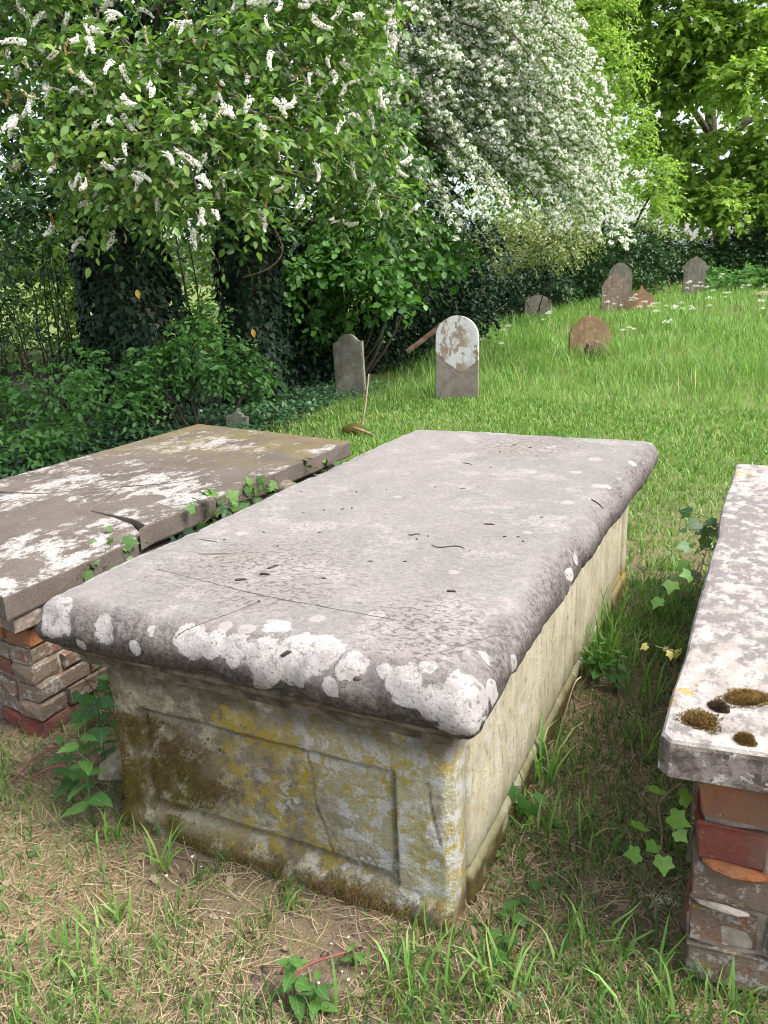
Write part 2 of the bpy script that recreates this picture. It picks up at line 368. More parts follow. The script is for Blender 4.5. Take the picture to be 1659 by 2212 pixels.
def chest_mat(name, side=False):
    b = NB(name); x, y, z = b.xyz()
    n_mid = b.noise(7, 5, .6); n_fine = b.noise(120, 5, .7)
    col = b.mix(b.step(n_mid, .35, .65), (.37, .345, .235), (.46, .435, .32))
    col = b.mix(b.mul(b.step(n_fine, .45, .7), .35), col, (.20, .17, .12))
    if not side:
        u = b.math('ADD', x, CW)                      # 0 at left, .95 at right
        # dark brown weathering: a diagonal field in the middle, and pitted dark specks
        diag = b.math('ADD', u, b.mul(z, .75))
        dk = b.mul(b.step(diag, .38, .50), b.step(diag, .95, .72))
        dk = b.mul(dk, b.step(b.noise(13, 8, .72), .40, .53))
        col = b.mix(b.mul(dk, .68), col, b.mix(b.step(n_fine, .4, .6), (.075, .055, .040), (.16, .125, .09)))
        f1 = b.noise(85, 6, .78); col = b.mix(b.mul(b.step(f1, .50, .64), .5), col, (.12, .10, .07)); col = b.mix(b.mul(b.step(f1, .44, .30), .35), col, (.46, .43, .34))
        speck = b.mul(b.step(b.noise(55, 6, .75), .56, .62), b.step(u, .75, .05))
        col = b.mix(b.mul(speck, .7), col, (.075, .065, .05))
        # greenish-cream wash to the right
        col = b.mix(b.mul(b.step(u, .58, .85), b.mul(b.step(b.noise(5, 4), .35, .6), .6)), col, (.40, .39, .20))
        # mustard lichen
        ye = b.mul(b.step(b.noise(27, 9, .78), .495, .535), b.step(b.noise(4.2, 4), .38, .52))
        ye = b.mul(ye, b.step(u, .26, .42))
        col = b.mix(b.mul(ye, .9), col, b.mix(b.step(b.noise(40, 3), .4, .6), (.39, .285, .035), (.35, .295, .09)))
        ye2 = b.mul(b.spots([(-.57, 0, .40, .05), (-.52, 0, .385, .06), (-.45, 0, .375, .05)], b.warp(.08, 16), .4), b.step(b.noise(50, 4), .42, .5))
        col = b.mix(b.mul(ye2, .8), col, (.38, .285, .04))
        # grey-white lichen
        gr = b.mul(b.step(b.noise(21, 9, .76, co=b.scaled((1, 1, 1), (3.1, 1, .4))), .50, .545), b.step(b.noise(3.4, 3, co=b.scaled((1, 1, 1), (1.7, 0, 2.2))), .38, .48))
        gr = b.mul(gr, b.step(u, .36, .55))
        col = b.mix(b.mul(gr, .92), col, b.mix(b.step(n_fine, .3, .7), (.44, .44, .42), (.55, .54, .505)))
        bl = b.mul(b.step(b.vor(16, b.warp(.03, 30)), .10, .07), b.step(b.noise(4, 2, co=b.scaled((1, 1, 1), (5, 2, 1))), .50, .55))
        col = b.mix(b.mul(bl, .8), col, (.045, .045, .04))
        gx_ = b.math('MINIMUM', b.math('ABSOLUTE', b.math('ADD', x, .842)), b.math('ABSOLUTE', b.math('ADD', x, .139)))
        gz_ = b.math('MINIMUM', b.math('ABSOLUTE', b.math('SUBTRACT', z, .082)), b.math('ABSOLUTE', b.math('SUBTRACT', z, .361)))
        inb = b.mul(b.mul(b.step(x, -.862, -.852), b.step(x, -.122, -.130)), b.mul(b.step(z, .064, .072), b.step(z, .378, .370)))
        groove_dark = b.mul(b.mul(b.step(b.math('MINIMUM', gx_, gz_), .012, .003), inb), b.step(b.noise(18, 5), .30, .5))  # darker lines along the edges of the recessed panel
        col = b.mix(b.mul(groove_dark, .40), col, (.07, .055, .036))
        # mossy foot and lower left
        mo = b.math('MAXIMUM', b.mul(b.step(b.math('ADD', b.mul(u, .8), b.math('ABSOLUTE', b.math('SUBTRACT', z, .20))), .34, .20), 1.0), b.step(z, .10, .03))
        mo = b.mul(mo, b.step(b.noise(13, 8, .72), .38, .54))
        col = b.mix(b.mul(mo, .85), col, b.mix(b.step(b.noise(30, 4), .35, .65), (.085, .075, .018), (.135, .085, .035)))
        top = b.mul(b.step(z, .40, .455), b.step(b.noise(8, 5), .35, .5))  # shade under the moulding, put into the panel colour
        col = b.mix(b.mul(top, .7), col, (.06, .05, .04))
    else:
        st = b.noise(14, 6, .7, co=b.scaled((1, 1, .22)))
        col = b.mix(b.mul(b.step(st, .40, .66), .55), col, (.27, .24, .175))
        col = b.mix(b.mul(b.step(b.noise(60, 6, .75, co=b.scaled((1, 1, .35))), .54, .64), .55), col, (.085, .068, .05))
        wh = b.mul(b.step(b.noise(16, 6, .7), .54, .60), b.step(y, 1.0, .3))
        col = b.mix(b.mul(wh, .6), col, (.42, .41, .38))
        col = b.mix(b.mul(b.step(z, .20, .02), b.step(b.noise(6, 4), .3, .55)), col, (.15, .14, .06))
        mo = b.mul(b.step(z, .085, .05), b.step(b.noise(12, 5), .34, .48))
        col = b.mix(b.mul(mo, .9), col, b.mix(b.step(b.noise(26, 4), .35, .6), (.10, .08, .02), (.07, .05, .025)))
        yo = b.mul(b.step(y, 1.8, 2.0), b.mul(b.step(z, .2, .08), b.step(b.noise(15, 4), .45, .52)))
        col = b.mix(b.mul(yo, .55), col, (.30, .20, .04))
    return b.fin(col, .93, b.bump(b.math('ADD', n_fine, b.mul(b.noise(30, 8, .75), 1.2)), .45 if side else .8, .010), .12)

def slab_brown_mat():
    b = NB('brown_sandstone_with_white_lichen'); x, y, z = b.xyz()
    n1 = b.noise(4, 6, .6); n2 = b.noise(60, 6, .75); n3 = b.noise(200, 3, .7)
    col = b.mix(b.step(n1, .35, .65), (.092, .078, .068), (.130, .110, .095))
    col = b.mix(b.mul(b.step(n2, .45, .65), .6), col, (.09, .07, .056))
    col = b.mix(b.mul(b.step(n3, .5, .7), .35), col, (.28, .235, .20))
    geo = b.node('ShaderNodeNewGeometry').outputs['Normal']
    up = b.step(b.xyz(geo)[2], .5, .9)
    k = b.math('ADD', b.noise(13, 9, .78, co=b.scaled((1, .6, 1))), b.mul(b.math('SUBTRACT', b.noise(1.6, 3, co=b.scaled((1, 1, 1), (2.3, 1.1, 0))), .5), .55))
    m = b.mul(b.step(k, .52, .60), up)
    m = b.mul(m, b.step(b.noise(95, 4, .75), .34, .46))
    col = b.mix(b.mul(m, .92), col, b.mix(n2, (.29, .27, .255), (.45, .435, .415)))
    far = b.mul(b.mul(b.step(y, 1.2, 2.0), b.step(b.noise(5, 5), .35, .6)), up)
    col = b.mix(b.mul(far, .55), col, (.17, .135, .045))
    return b.fin(col, .94, b.bump(b.math('ADD', n2, b.mul(m, .4)), .6, .008), .12)
def slab_white_mat():
    b = NB('white_crusted_slab'); x, y, z = b.xyz()
    geo = b.node('ShaderNodeNewGeometry').outputs['Normal']
    up = b.step(b.xyz(geo)[2], .35, .75)
    n1 = b.noise(26, 8, .74, co=b.scaled((1, .7, 1))); n2 = b.noise(2.6, 4); n3 = b.noise(140, 4, .7)
    white = b.mix(b.step(b.noise(18, 4), .4, .65), (.375, .355, .33), (.295, .265, .24))
    dark = b.mix(n3, (.10, .09, .085), (.26, .235, .225))
    thr = b.math('ADD', n1, b.mul(b.math('SUBTRACT', n2, .5), .38))
    col = b.mix(b.step(thr, .44, .57), white, dark)
    oc = b.mul(b.spots([(-.02, .13, .55, .05), (-.0, .20, .55, .06), (.02, 2.1, .55, .08)], b.warp(.1, 14), .5), b.step(b.noise(30, 4), .47, .54))
    col = b.mix(b.mul(oc, .8), col, (.46, .25, .06))
    sidec = b.mix(b.step(b.noise(22, 8, .72), .40, .60), (.085, .072, .060), (.24, .215, .19))
    sidec = b.mix(b.mul(b.step(b.noise(34, 6, .7), .57, .62), .85), sidec, (.46, .44, .41))
    col = b.mix(up, sidec, col)
    return b.fin(col, .94, b.bump(b.math('ADD', n1, b.mul(n3, .5)), .6, .01), .12)
def brick_mat(name, c1, c2, lich=0.0, yellow=0.0, grime=.5):
    b = NB(name); rnd = b.node('ShaderNodeObjectInfo').outputs['Random']
    co = b.node('ShaderNodeTexCoord').outputs['Object']
    off = b.node('ShaderNodeCombineXYZ', None, {0: b.mul(rnd, 37.0), 1: b.mul(rnd, 11.0), 2: 0.0}).outputs[0]
    co = b.node('ShaderNodeVectorMath', {'operation': 'ADD'}, {0: co, 1: off}).outputs[0]
    n1 = b.noise(14, 5, .6, co); n2 = b.noise(90, 6, .72, co); n3 = b.noise(8, 5, .65, co)
    col = b.mix(b.step(n1, .35, .65), c1, c2)
    col = b.mix(b.mul(b.step(n2, .45, .7), .45), col, (.09, .055, .04))
    col = b.mix(b.mul(b.step(n3, .42, .62), grime), col, b.mix(n2, (.10, .085, .065), (.22, .19, .15)))
    if lich: col = b.mix(b.mul(b.step(b.noise(38, 7, .75, co), .66-lich*.14, .70-lich*.14), .8), col, (.34, .33, .305))
    if yellow: col = b.mix(b.mul(b.step(b.noise(17, 7, .75, co, .4), .66-yellow*.14, .74-yellow*.14), .7), col, (.27, .22, .06))
    return b.fin(col, .94, b.bump(b.math('ADD', n2, b.mul(n1, 1.2)), .9, .008), .1)
BRICKS = [brick_mat('orange_brick', (.31, .12, .05), (.24, .095, .045), .15, 0, .5), brick_mat('dark_red_brick', (.20, .062, .044), (.15, .055, .042), .25, .05, .45),
          brick_mat('grey_brown_brick', (.15, .105, .075), (.20, .145, .105), .65, .15, .85), brick_mat('lichened_brick', (.20, .10, .065), (.19, .155, .12), .95, .75, .9),
          brick_mat('brown_red_brick', (.21, .09, .06), (.17, .105, .075), .15, .12, .75)]
MORTAR = plainmat('lime_mortar', (.19, .165, .13), (.33, .295, .245), 30, .95, .9)
COURSE = plainmat('rough_brown_stone', (.115, .092, .076), (.235, .195, .165), 45, .95, .8)
DARK = plainmat('dark_core', (.05, .042, .035), (.07, .06, .05), 30, .95, .3)  # even dark colour of the inner core box
def crack_mat():
    b = NB('crack_dark'); return b.fin((.045, .036, .032), .95)  # plain dark colour for the crack ribbons
CRACK = crack_mat()

# ------------------------------------------------------------------ the chest tomb
tomb = empty('chest_tomb', TOMB, -AZ, 'large pale chest tomb with a thick rounded slab, in the middle foreground', 'tomb', world=False)
CHF = chest_mat('lichened_end_panel'); CHS = chest_mat('streaked_side_panel', True)

def rr_ring(x0, x1, y0, y1, r, nS=44, nL=90, nc=7):
    r = max(r, .003); pts = []
    cs = [((x1-r, y0+r), -90), ((x1-r, y1-r), 0), ((x0+r, y1-r), 90), ((x0+r, y0+r), 180)]
    for k, ((cx, cy_), a0) in enumerate(cs):
        for i in range(nc):
            a = math.radians(a0+90*i/(nc-1)); pts.append((cx+r*math.cos(a), cy_+r*math.sin(a)))
        (nx_, ny_), b0 = cs[(k+1) % 4]; a = math.radians(b0); e = (nx_+r*math.cos(a), ny_+r*math.sin(a)); s = pts[-1]
        m = nL if k % 2 == 0 else nS
        for i in range(1, m): pts.append((s[0]+(e[0]-s[0])*i/m, s[1]+(e[1]-s[1])*i/m))
    return np.array(pts)
def ring_loft(profile, x0, x1, y0, y1, rad, cap_top=True, close_bottom=True, **kw):
    rings = []
    for ins, z in profile:
        p = rr_ring(x0+ins, x1-ins, y0+ins, y1-ins, rad-ins*.5 if ins < rad*2 else .004, **kw)
        rings.append(np.column_stack([p, np.full(len(p), z)]))
    n = len(rings[0]); V = np.vstack(rings); T = []
    j = np.arange(n); k = (j+1) % n
    for i in range(len(rings)-1):
        a, c = i*n, (i+1)*n
        T.append(np.stack([a+j, a+k, c+k, c+j], -1))
    T = np.vstack(T)
    return V, T, n
prof = [(.10, ZT-.140), (.052, ZT-.136), (.036, ZT-.131), (.020, ZT-.122), (.008, ZT-.110), (.002, ZT-.096), (0, ZT-.080), (.002, ZT-.062), (.008, ZT-.044),
        (.017, ZT-.029), (.028, ZT-.018), (.041, ZT-.010), (.056, ZT-.0045), (.074, ZT-.0015), (.10, ZT), (.14, ZT), (.20, ZT), (.27, ZT), (.34, ZT), (.40, ZT), (.46, ZT), (.5155, ZT)]
V, T, nr = ring_loft(prof, LX0, LX1, LY0, LY1, .030, nS=80, nL=150)
amp = np.where(V[:, 2] < ZT-.0015, 1.0, .16)
dirv = V-np.array([-CW/2, CL/2, ZT-.10]); dirv[:, 0] *= 2.2; dirv[:, 2] *= 8; dirv /= np.linalg.norm(dirv, axis=1)[:, None]
chip = sstep(.60, .74, fbm(V, 13, 61, 3))*.012
V = V+dirv*(amp*((fbm(V, 5, 31, 3)-.5)*.026+(fbm(V, 28, 37, 3)-.5)*.010-chip))[:, None]
fr = sstep(1.0, 2.2, V[:, 1])*sstep(-.4, .1, V[:, 0]); V[:, 0] += .022*fr      # the slab is a little wider at the far right
# the far left and far end rims are crisper, the near right corner is worn lower
V[:, 2] -= .012*np.exp(-(((V[:, 0]-OV)/.10)**2+((V[:, 1]+OV)/.10)**2))
V[:, 2] -= .004*np.exp(-(((V[:, 0]+.42)/.20)**2+((V[:, 1]-1.95)/.16)**2))
cen = T[-nr:]          # close the last ring with a strip across
lastring = np.arange((len(prof)-1)*nr, len(prof)*nr)
me = mesh_np('lid_slab', V, T)
lid = ob('lid_slab', me, tomb)
bm = bmesh.new(); bm.from_mesh(me); bm.verts.ensure_lookup_table()
bmesh.ops.remove_doubles(bm, verts=[bm.verts[i] for i in lastring], dist=.006)
be = [e for e in bm.edges if e.is_boundary]; bmesh.ops.holes_fill(bm, edges=be, sides=0)
bm.to_mesh(me); bm.free(); me.polygons.foreach_set('use_smooth', np.ones(len(me.polygons), bool))
lid_bvh = BVHTree.FromPolygons([v.co.copy() for v in me.vertices], [tuple(p.vertices) for p in me.polygons])
LID = lid_mat(); me.materials.append(LID)
def lid_z(x, y):
    h = lid_bvh.ray_cast(Vector((x, y, 2)), Vector((0, 0, -1))); return h[0].z if h[0] else ZT
prof2 = [(.045, CH-.006), (.043, CH+.012), (.036, CH+.024), (.020, CH+.032), (.012, CH+.040), (.010, ZT-.136), (.03, ZT-.128)]
V, T, nr = ring_loft(prof2, LX0+.035, .055, -.055, LY1-.04, .012)
V = V+(fbm(V, 14, 5, 3)-.5)[:, None]*np.array([.008, .008, .004])
ob('moulding', mesh_np('moulding', V, T, [plainmat('stained_moulding', (.045, .037, .028), (.17, .145, .11), 26, .95, .8)]), tomb)

def relief(name, a0, a1, z0, z1, na, nz, depth, frame, mat, thick):
    """a stone slab with a carved face; frame maps (along, inward, z) to tomb coordinates"""
    A, Z = np.meshgrid(np.linspace(a0, a1, na), np.linspace(z0, z1, nz)); D = depth(A, Z)
    back = np.full_like(A, thick)
    idx = np.arange(na*nz).reshape(nz, na)
    f1 = np.stack([idx[:-1, :-1], idx[:-1, 1:], idx[1:, 1:], idx[1:, :-1]], -1).reshape(-1, 4)
    o = na*nz; f2 = f1[:, ::-1]+o
    rim = np.concatenate([idx[0, :], idx[1:, -1], idx[-1, -2::-1], idx[-2:0:-1, 0]])
    r2 = np.roll(rim, -1); f3 = np.stack([r2, rim, rim+o, r2+o], -1)
    P = frame(np.concatenate([A.ravel(), A.ravel()]), np.concatenate([D.ravel(), back.ravel()]), np.concatenate([Z.ravel(), Z.ravel()]))
    return ob(name, mesh_np(name, P, np.vstack([f1, f2, f3]), [mat]), tomb)
def g(a, c, wd): return np.exp(-((a-c)/wd)**2)
def end_depth(A, Z):
    inx = sstep(-.853, -.847, A)*sstep(-.128, -.134, A); inz = sstep(.070, .078, Z)*sstep(.372, .366, Z)
    pan = inx*inz
    d = .015*pan
    rim = pan*(np.minimum(np.minimum(A+.85, -.131-A), np.minimum(Z-.074, .369-Z)) < .016)
    d = d+.009*rim
    P = np.stack([A, Z*1.0, A*0], -1)
    d = d+(fbm(P, 9, 41, 4)-.5)*.010+(fbm(P, 60, 43, 3)-.5)*.004
    d = d-.016*sstep(.075, .03, Z)*(1+.8*(fbm(P, 14, 47, 3)-.5))
    d = d+.03*sstep(.012, 0, A+CW+.004)*0
    e = np.minimum(A+CW, -A); d = d+.010*np.exp(-(e/.010)**2)*(1+fbm(P, 20, 49, 2))    # worn arrises
    # cracks across the panel
    for (xa, za, xb, zb) in ((-.36, .37, -.345, .20), (-.345, .20, -.30, .075), (-.25, .10, -.13, .135), (-.055, .36, -.03, .22)):
        t = np.clip(((A-xa)*(xb-xa)+(Z-za)*(zb-za))/((xb-xa)**2+(zb-za)**2), 0, 1)
        dd = np.hypot(A-xa-t*(xb-xa)+.010*(vnoise(P, 30, 3)-.5), Z-za-t*(zb-za)); d = d+.008*np.exp(-(dd/.0022)**2)
    return d
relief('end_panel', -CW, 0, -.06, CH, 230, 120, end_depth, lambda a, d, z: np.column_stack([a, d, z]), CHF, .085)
def side_depth(A, Z):
    P = np.stack([A, Z, A*0+7], -1)
    d = (fbm(P, 6, 51, 4)-.5)*.010+(fbm(P*np.array([3, 1, 1]), 30, 53, 3)-.5)*.005
    for c, wd, dp in ((.99, .008, .016), (1.13, .011, .020), (1.26, .008, .014), (2.03, .010, .018)):
        d = d+dp*g(A, c, wd)*sstep(.05, .09, Z)
    d = d+.006*sstep(1.26, 1.27, A)*sstep(2.03, 2.02, A)*sstep(.10, .11, Z)
    d = d-.007*sstep(.088, .070, Z)+.012*g(Z, .088, .006)
    d = d+.014*sstep(.006, 0, A-.088)
    return d
relief('side_panel', .088, CL, -.06, CH, 330, 70, side_depth, lambda a, d, z: np.column_stack([.006-d, a, z]), CHS, .07)
relief('side_panel', .088, CL, -.06, CH, 60, 20, lambda A, Z: (fbm(np.stack([A, Z, A*0+3], -1), 8, 57, 3)-.5)*.008, lambda a, d, z: np.column_stack([-CW+d, CL+.088-a, z]), CHS, .07)
relief('end_panel', -CW+.01, -.01, -.06, CH-.002, 40, 20, lambda A, Z: (fbm(np.stack([A, Z, A*0+9], -1), 8, 59, 3)-.5)*.008, lambda a, d, z: np.column_stack([-CW-a, CL+.004-d, z]), CHS, .07)
bm = bmesh.new(); bmesh.ops.create_cube(bm, size=1)
for v in bm.verts: v.co = Vector((-CW/2+v.co.x*(CW-.16), CL/2+v.co.y*(CL-.17), .2+v.co.z*.5))
bm_obj('rubble_core', bm, DARK, tomb)

def ribbon_on_lid(name, pix, wd, z=None, world=False, seed=0):
    """hairline crack following the slab surface (seen as a dark line)"""
    P = [np.array(lidp(px, py, 0)[:3]) for px, py in pix]; P = curve_pts(np.array(P), 40)
    r = np.random.default_rng(seed); P[1:-1, :2] += r.normal(0, .0012, (len(P)-2, 2))
    t = np.gradient(P[:, :2], axis=0); t /= np.linalg.norm(t, axis=1)[:, None]; nrm = np.stack([-t[:, 1], t[:, 0]], -1)
    wv = wd*(.35+.65*r.random(len(P))); wv[0] = wv[-1] = .0002
    L, R = P[:, :2]+nrm*wv[:, None]/2, P[:, :2]-nrm*wv[:, None]/2
    V = []
    for q in np.vstack([L, R]): V.append((q[0], q[1], lid_z(q[0], q[1])+.0008))
    n = len(P); T = [(i, i+1, n+i+1, n+i) for i in range(n-1)]
    return ob(name, mesh_np(name, np.array(V), np.array(T), [CRACK]), lid)
ribbon_on_lid('crack', [(338, 1229), (380, 1240), (430, 1253), (560, 1285), (700, 1311), (880, 1345)], .0026, seed=1)
ribbon_on_lid('crack', [(378, 1378), (405, 1360), (470, 1335), (560, 1300)], .0028, seed=2)
ribbon_on_lid('crack', [(905, 1420), (990, 1398), (1105, 1374)], .0018, seed=3)

def inscription(txt, px0, py0, size, rot, seed):
    cu = bpy.data.curves.new('letters', 'FONT'); cu.body = txt; cu.size = size; cu.shear = .32; cu.space_character = 1.08
    cu.resolution_u = 3; cu.offset = -.0006
    to = bpy.data.objects.new('inscription', cu); COL.objects.link(to)
    dg = bpy.context.evaluated_depsgraph_get(); dg.update()
    m2 = bpy.data.meshes.new_from_object(to.evaluated_get(dg)); bpy.data.objects.remove(to)
    p = to_local(at_z(px0, py0, ZT)); m2.transform(Matrix.Translation((p[0], p[1], 0)) @ Matrix.Rotation(rot, 4, 'Z'))
    for v in m2.vertices: v.co.z = lid_z(v.co.x, v.co.y)+.0009
    b = NB('worn_carved_letters'); n = b.noise(60, 5, .7); n2 = b.noise(9, 3)
    pr = b.node('ShaderNodeBsdfPrincipled', None, {'Base Color': b.mix(b.step(n, .3, .7), (.13, .11, .10), (.22, .195, .18)), 'Roughness': .95})
    tr = b.node('ShaderNodeBsdfTransparent')
    f = b.mul(b.step(n, .40, .54), b.mul(b.step(n2, .34, .52), .75))
    mx = b.node('ShaderNodeMixShader', None, {0: f, 1: tr.outputs[0], 2: pr.outputs[0]}); b.t.links.new(mx.outputs[0], b.out.inputs[0])
    m2.materials.clear(); m2.materials.append(b.m)
    return ob('inscription', m2, lid)
inscription('Here lieth the Body', 330, 1232, .062, -.03, 1)
inscription('She depar', 288, 1252, .062, -.03, 2)
inscription('this', 480, 1296, .062, -.03, 3)

# ------------------------------------------------------------------ brick
def brick_mesh(name, L, W, H, seed, mat, rough=1.0):
    r = random.Random(seed); bm = bmesh.new(); bmesh.ops.create_cube(bm, size=1)
    for v in bm.verts: v.co = Vector((v.co.x*L, v.co.y*W, v.co.z*H))
    bmesh.ops.bevel(bm, geom=bm.edges[:], offset=.003+.003*r.random(), segments=1, affect='EDGES')
    for v in bm.verts:
        v.co += Vector((r.uniform(-1, 1)*.0035, r.uniform(-1, 1)*.0035, r.uniform(-1, 1)*.0028))*rough
    me = bpy.data.meshes.new(name); bm.to_mesh(me); bm.free(); me.materials.append(mat); return me
def brick_wall(root, origin, ax, inw, length, courses, ch, bl, seed, picks, first=0.0, skip=()):
    """courses of single bricks along ax from origin; inw points into the masonry"""
    r = random.Random(seed); ax = Vector(ax); inw = Vector(inw); ang = math.atan2(ax.y, ax.x); cache = {}
    for c in range(courses):
        x = -(bl*.5 if c % 2 else 0)+first; k = 0
        while x < length-.02:
            a, e = max(x, 0), min(x+bl-.013, length); x += bl
            if e-a < .04: continue
            kind = picks(c, k, r); k += 1
            if (c, k-1) in skip: continue
            key = (round(e-a, 2), kind, r.randrange(3))
            if key not in cache: cache[key] = brick_mesh('brick', e-a, .10, ch-.012, (int(key[0]*100)*31+kind*7+key[2]*101), BRICKS[kind], 1.7)
            o = ob('brick', cache[key], root)
            p = Vector(origin)+ax*((a+e)/2)+inw*(.05+r.uniform(-.010, .010)); p.z += c*ch+ch/2
            o.location = p; o.rotation_euler = (r.uniform(-.02, .02), r.uniform(-.015, .015), ang+r.uniform(-.02, .02))

def poly_slab(name, pts, z0, z1, mat, parent, bevel=.006, jitter=.004, seg=.07, seed=0, zfun=None, rough=.0035):
    """a stone slab from a plan outline: edges subdivided and chipped, arrises bevelled"""
    r = np.random.default_rng(seed); P = []
    pts = [np.asarray(p, float) for p in pts]
    for i, a in enumerate(pts):
        c = pts[(i+1) % len(pts)]; m = max(1, int(np.linalg.norm(c-a)/seg))
        for k in range(m):
            q = a+(c-a)*k/m
            if k: q = q+r.normal(0, jitter*.5, 2)
            P.append(q)
    P = np.array(P); area = .5*np.sum(P[:, 0]*np.roll(P[:, 1], -1)-np.roll(P[:, 0], -1)*P[:, 1])
    if area < 0: P = P[::-1]
    tg = np.roll(P, -1, 0)-P; tg /= np.linalg.norm(tg, axis=1)[:, None]; nn_ = np.stack([-tg[:, 1], tg[:, 0]], -1); vn = nn_+np.roll(nn_, 1, 0); vn /= np.maximum(np.linalg.norm(vn, axis=1)[:, None], .6)
    n = len(P); rings = []
    for ins, z in ((bevel*.6, z0), (0, z0+.008), (0, z0+(z1-z0)*.5), (0, z1-bevel), (bevel*.12, z1-bevel*.5), (bevel*.42, z1-bevel*.14), (bevel, z1)):
        q = P+vn*ins; c3 = np.column_stack([q, np.full(n, z)])
        if z < z1-1e-6: c3[:, :2] += vn*((fbm(c3, 14, seed, 3)-.5)*rough*3.2)[:, None]
        if zfun is not None: c3[:, 2] += zfun(c3[:, 0], c3[:, 1])
        rings.append(c3)
    bm = bmesh.new(); vv = [[bm.verts.new(c) for c in rg] for rg in rings]
    for i in range(len(rings)-1):
        for j in range(n): bm.faces.new((vv[i][j], vv[i][(j+1) % n], vv[i+1][(j+1) % n], vv[i+1][j]))
    t_ = bm.faces.new(vv[-1]); u_ = bm.faces.new(vv[0][::-1]); bmesh.ops.triangulate(bm, faces=[t_, u_])
    return bm_obj(name, bm, mat, parent)

# ------------------------------------------------------------------ left tomb: broken ledger on brick
ZL = .575
lfr = at_z(757, 953, ZL); lnr = at_z(2, 1268, ZL); lfl = at_z(430, 915, ZL)
lnl = lnr+(lfl-lfr)*1.0
LA = math.atan2(lfr[0]-lnr[0], lfr[1]-lnr[1])
ltomb = empty('brick_tomb', (lnr[0], lnr[1], 0), -LA, 'low brick tomb under a cracked brown slab speckled with white lichen, left', 'tomb', world=False)
lca, lsa = math.cos(LA), math.sin(LA)
def LL(P):
    d = np.asarray(P)[:2]-lnr[:2]; return np.array([d[0]*lca-d[1]*lsa, d[0]*lsa+d[1]*lca])
def LP(px, py): return LL(at_z(px, py, ZL))
SLB = slab_brown_mat()
A_, B_, C_, D_ = LL(lnr), LL(lfr), LL(lfl), LL(lnl)
def lerp(a, c, t): return a+(c-a)*t
cl0 = LP(18, 1066); cl0 = lerp(C_, D_, np.linalg.norm(cl0-C_)/np.linalg.norm(D_-C_))
k1 = [LP(90, 1066), LP(180, 1058), LP(262, 1052)]
k2 = [LP(240, 1072), LP(195, 1102), LP(245, 1112), LP(285, 1121), LP(308, 1135)]
cr0 = LP(330, 1152); cr0 = lerp(A_, B_, np.linalg.norm(cr0-A_)/np.linalg.norm(B_-A_))
gap = np.array([-.004, -.016])
back = [B_, C_, cl0+np.array([.0, .010])]+[q+np.array([0, .006]) for q in k1[:-1]]+[k1[-1]+np.array([.002, .003])]+[q+np.array([.0025, 0]) for q in k2[:2]]+[q+np.array([g_, g_]) for q, g_ in zip(k2[2:], (.001, .003, .005))]+[cr0+np.array([0, .012])]
front = [A_, cr0+gap]+[q+np.array([-g_, -g_]) for q, g_ in zip(k2[::-1][:3], (.006, .003, .001))]+[k2[1]+np.array([-.0025, -.003]), k2[0]+np.array([-.0025, 0]), k1[-1]+np.array([-.003, -.003])]+[q+np.array([0, -.007]) for q in k1[::-1][1:]]+[cl0+np.array([0, -.012]), D_]
def tilt(x, y): return -.034*np.clip((x-k2[1][0])/(0-k2[1][0]), 0, 1)**1.6
poly_slab('ledger_fragment', back, ZL-.078, ZL, SLB, ltomb, seed=4)
poly_slab('ledger_fragment', front, ZL-.078, ZL-.001, SLB, ltomb, seed=5, zfun=tilt)
def left_crack(pix, wd, seed):
    P = curve_pts(np.array([LP(*q) for q in pix]), 24); r = np.random.default_rng(seed); P[1:-1] += r.normal(0, .002, (22, 2)); t = np.gradient(P, axis=0); t /= np.linalg.norm(t, axis=1)[:, None]; nrm = np.stack([-t[:, 1], t[:, 0]], -1)
    wv = wd*np.linspace(1, .1, 24)*(.6+.6*r.random(24)); V = np.vstack([np.column_stack([P+nrm*wv[:, None]/2, np.full(24, ZL+.0012)]), np.column_stack([P-nrm*wv[:, None]/2, np.full(24, ZL+.0012)])])
    ob('crack', mesh_np('crack', V, np.array([(i, i+1, 25+i, 24+i) for i in range(23)]), [CRACK]), ltomb)
left_crack([(262, 1052), (330, 1047), (395, 1041), (470, 1026)], .012, 1)
wL = abs(C_[0]-B_[0]); lenL = B_[1]
poly_slab('stone_course', [(-.015, .03), (-.02, lenL-.06), (-wL+.02, lenL+.1), (-wL+.02, .16), (-.3, .06)], .405, ZL-.108, COURSE, ltomb, bevel=.02, jitter=.014, seed=6, rough=.012)
def lpick(c, k, r):
    if c == 5: return 0
    return r.choice([2, 3, 3, 4, 4, 3, 2, 1])
L_LEN, bc = lenL-.16, .066
brick_wall(ltomb, (-.06, .10, -.01), (0, 1, 0), (-1, 0, 0), L_LEN, 6, bc, .225, 11, lpick)
axL = D_/np.linalg.norm(D_)
brick_wall(ltomb, (-.165, .10, -.01), (axL[0], axL[1], 0), (axL[1], -axL[0], 0), wL-.2, 6, bc, .225, 12, lpick, first=-.1)
inwL = np.array([axL[1], -axL[0]]); sL = np.array([-.165, .10])
poly_slab('mortar_core', [(-.074, .114), (-.074, lenL-.075), (-wL+.12, lenL), tuple(sL+axL*(wL-.22)+inwL*.014), tuple(sL+inwL*.014)], -.06, .40, MORTAR, ltomb, bevel=.01, jitter=.006, seg=.05, seed=14, rough=.008)

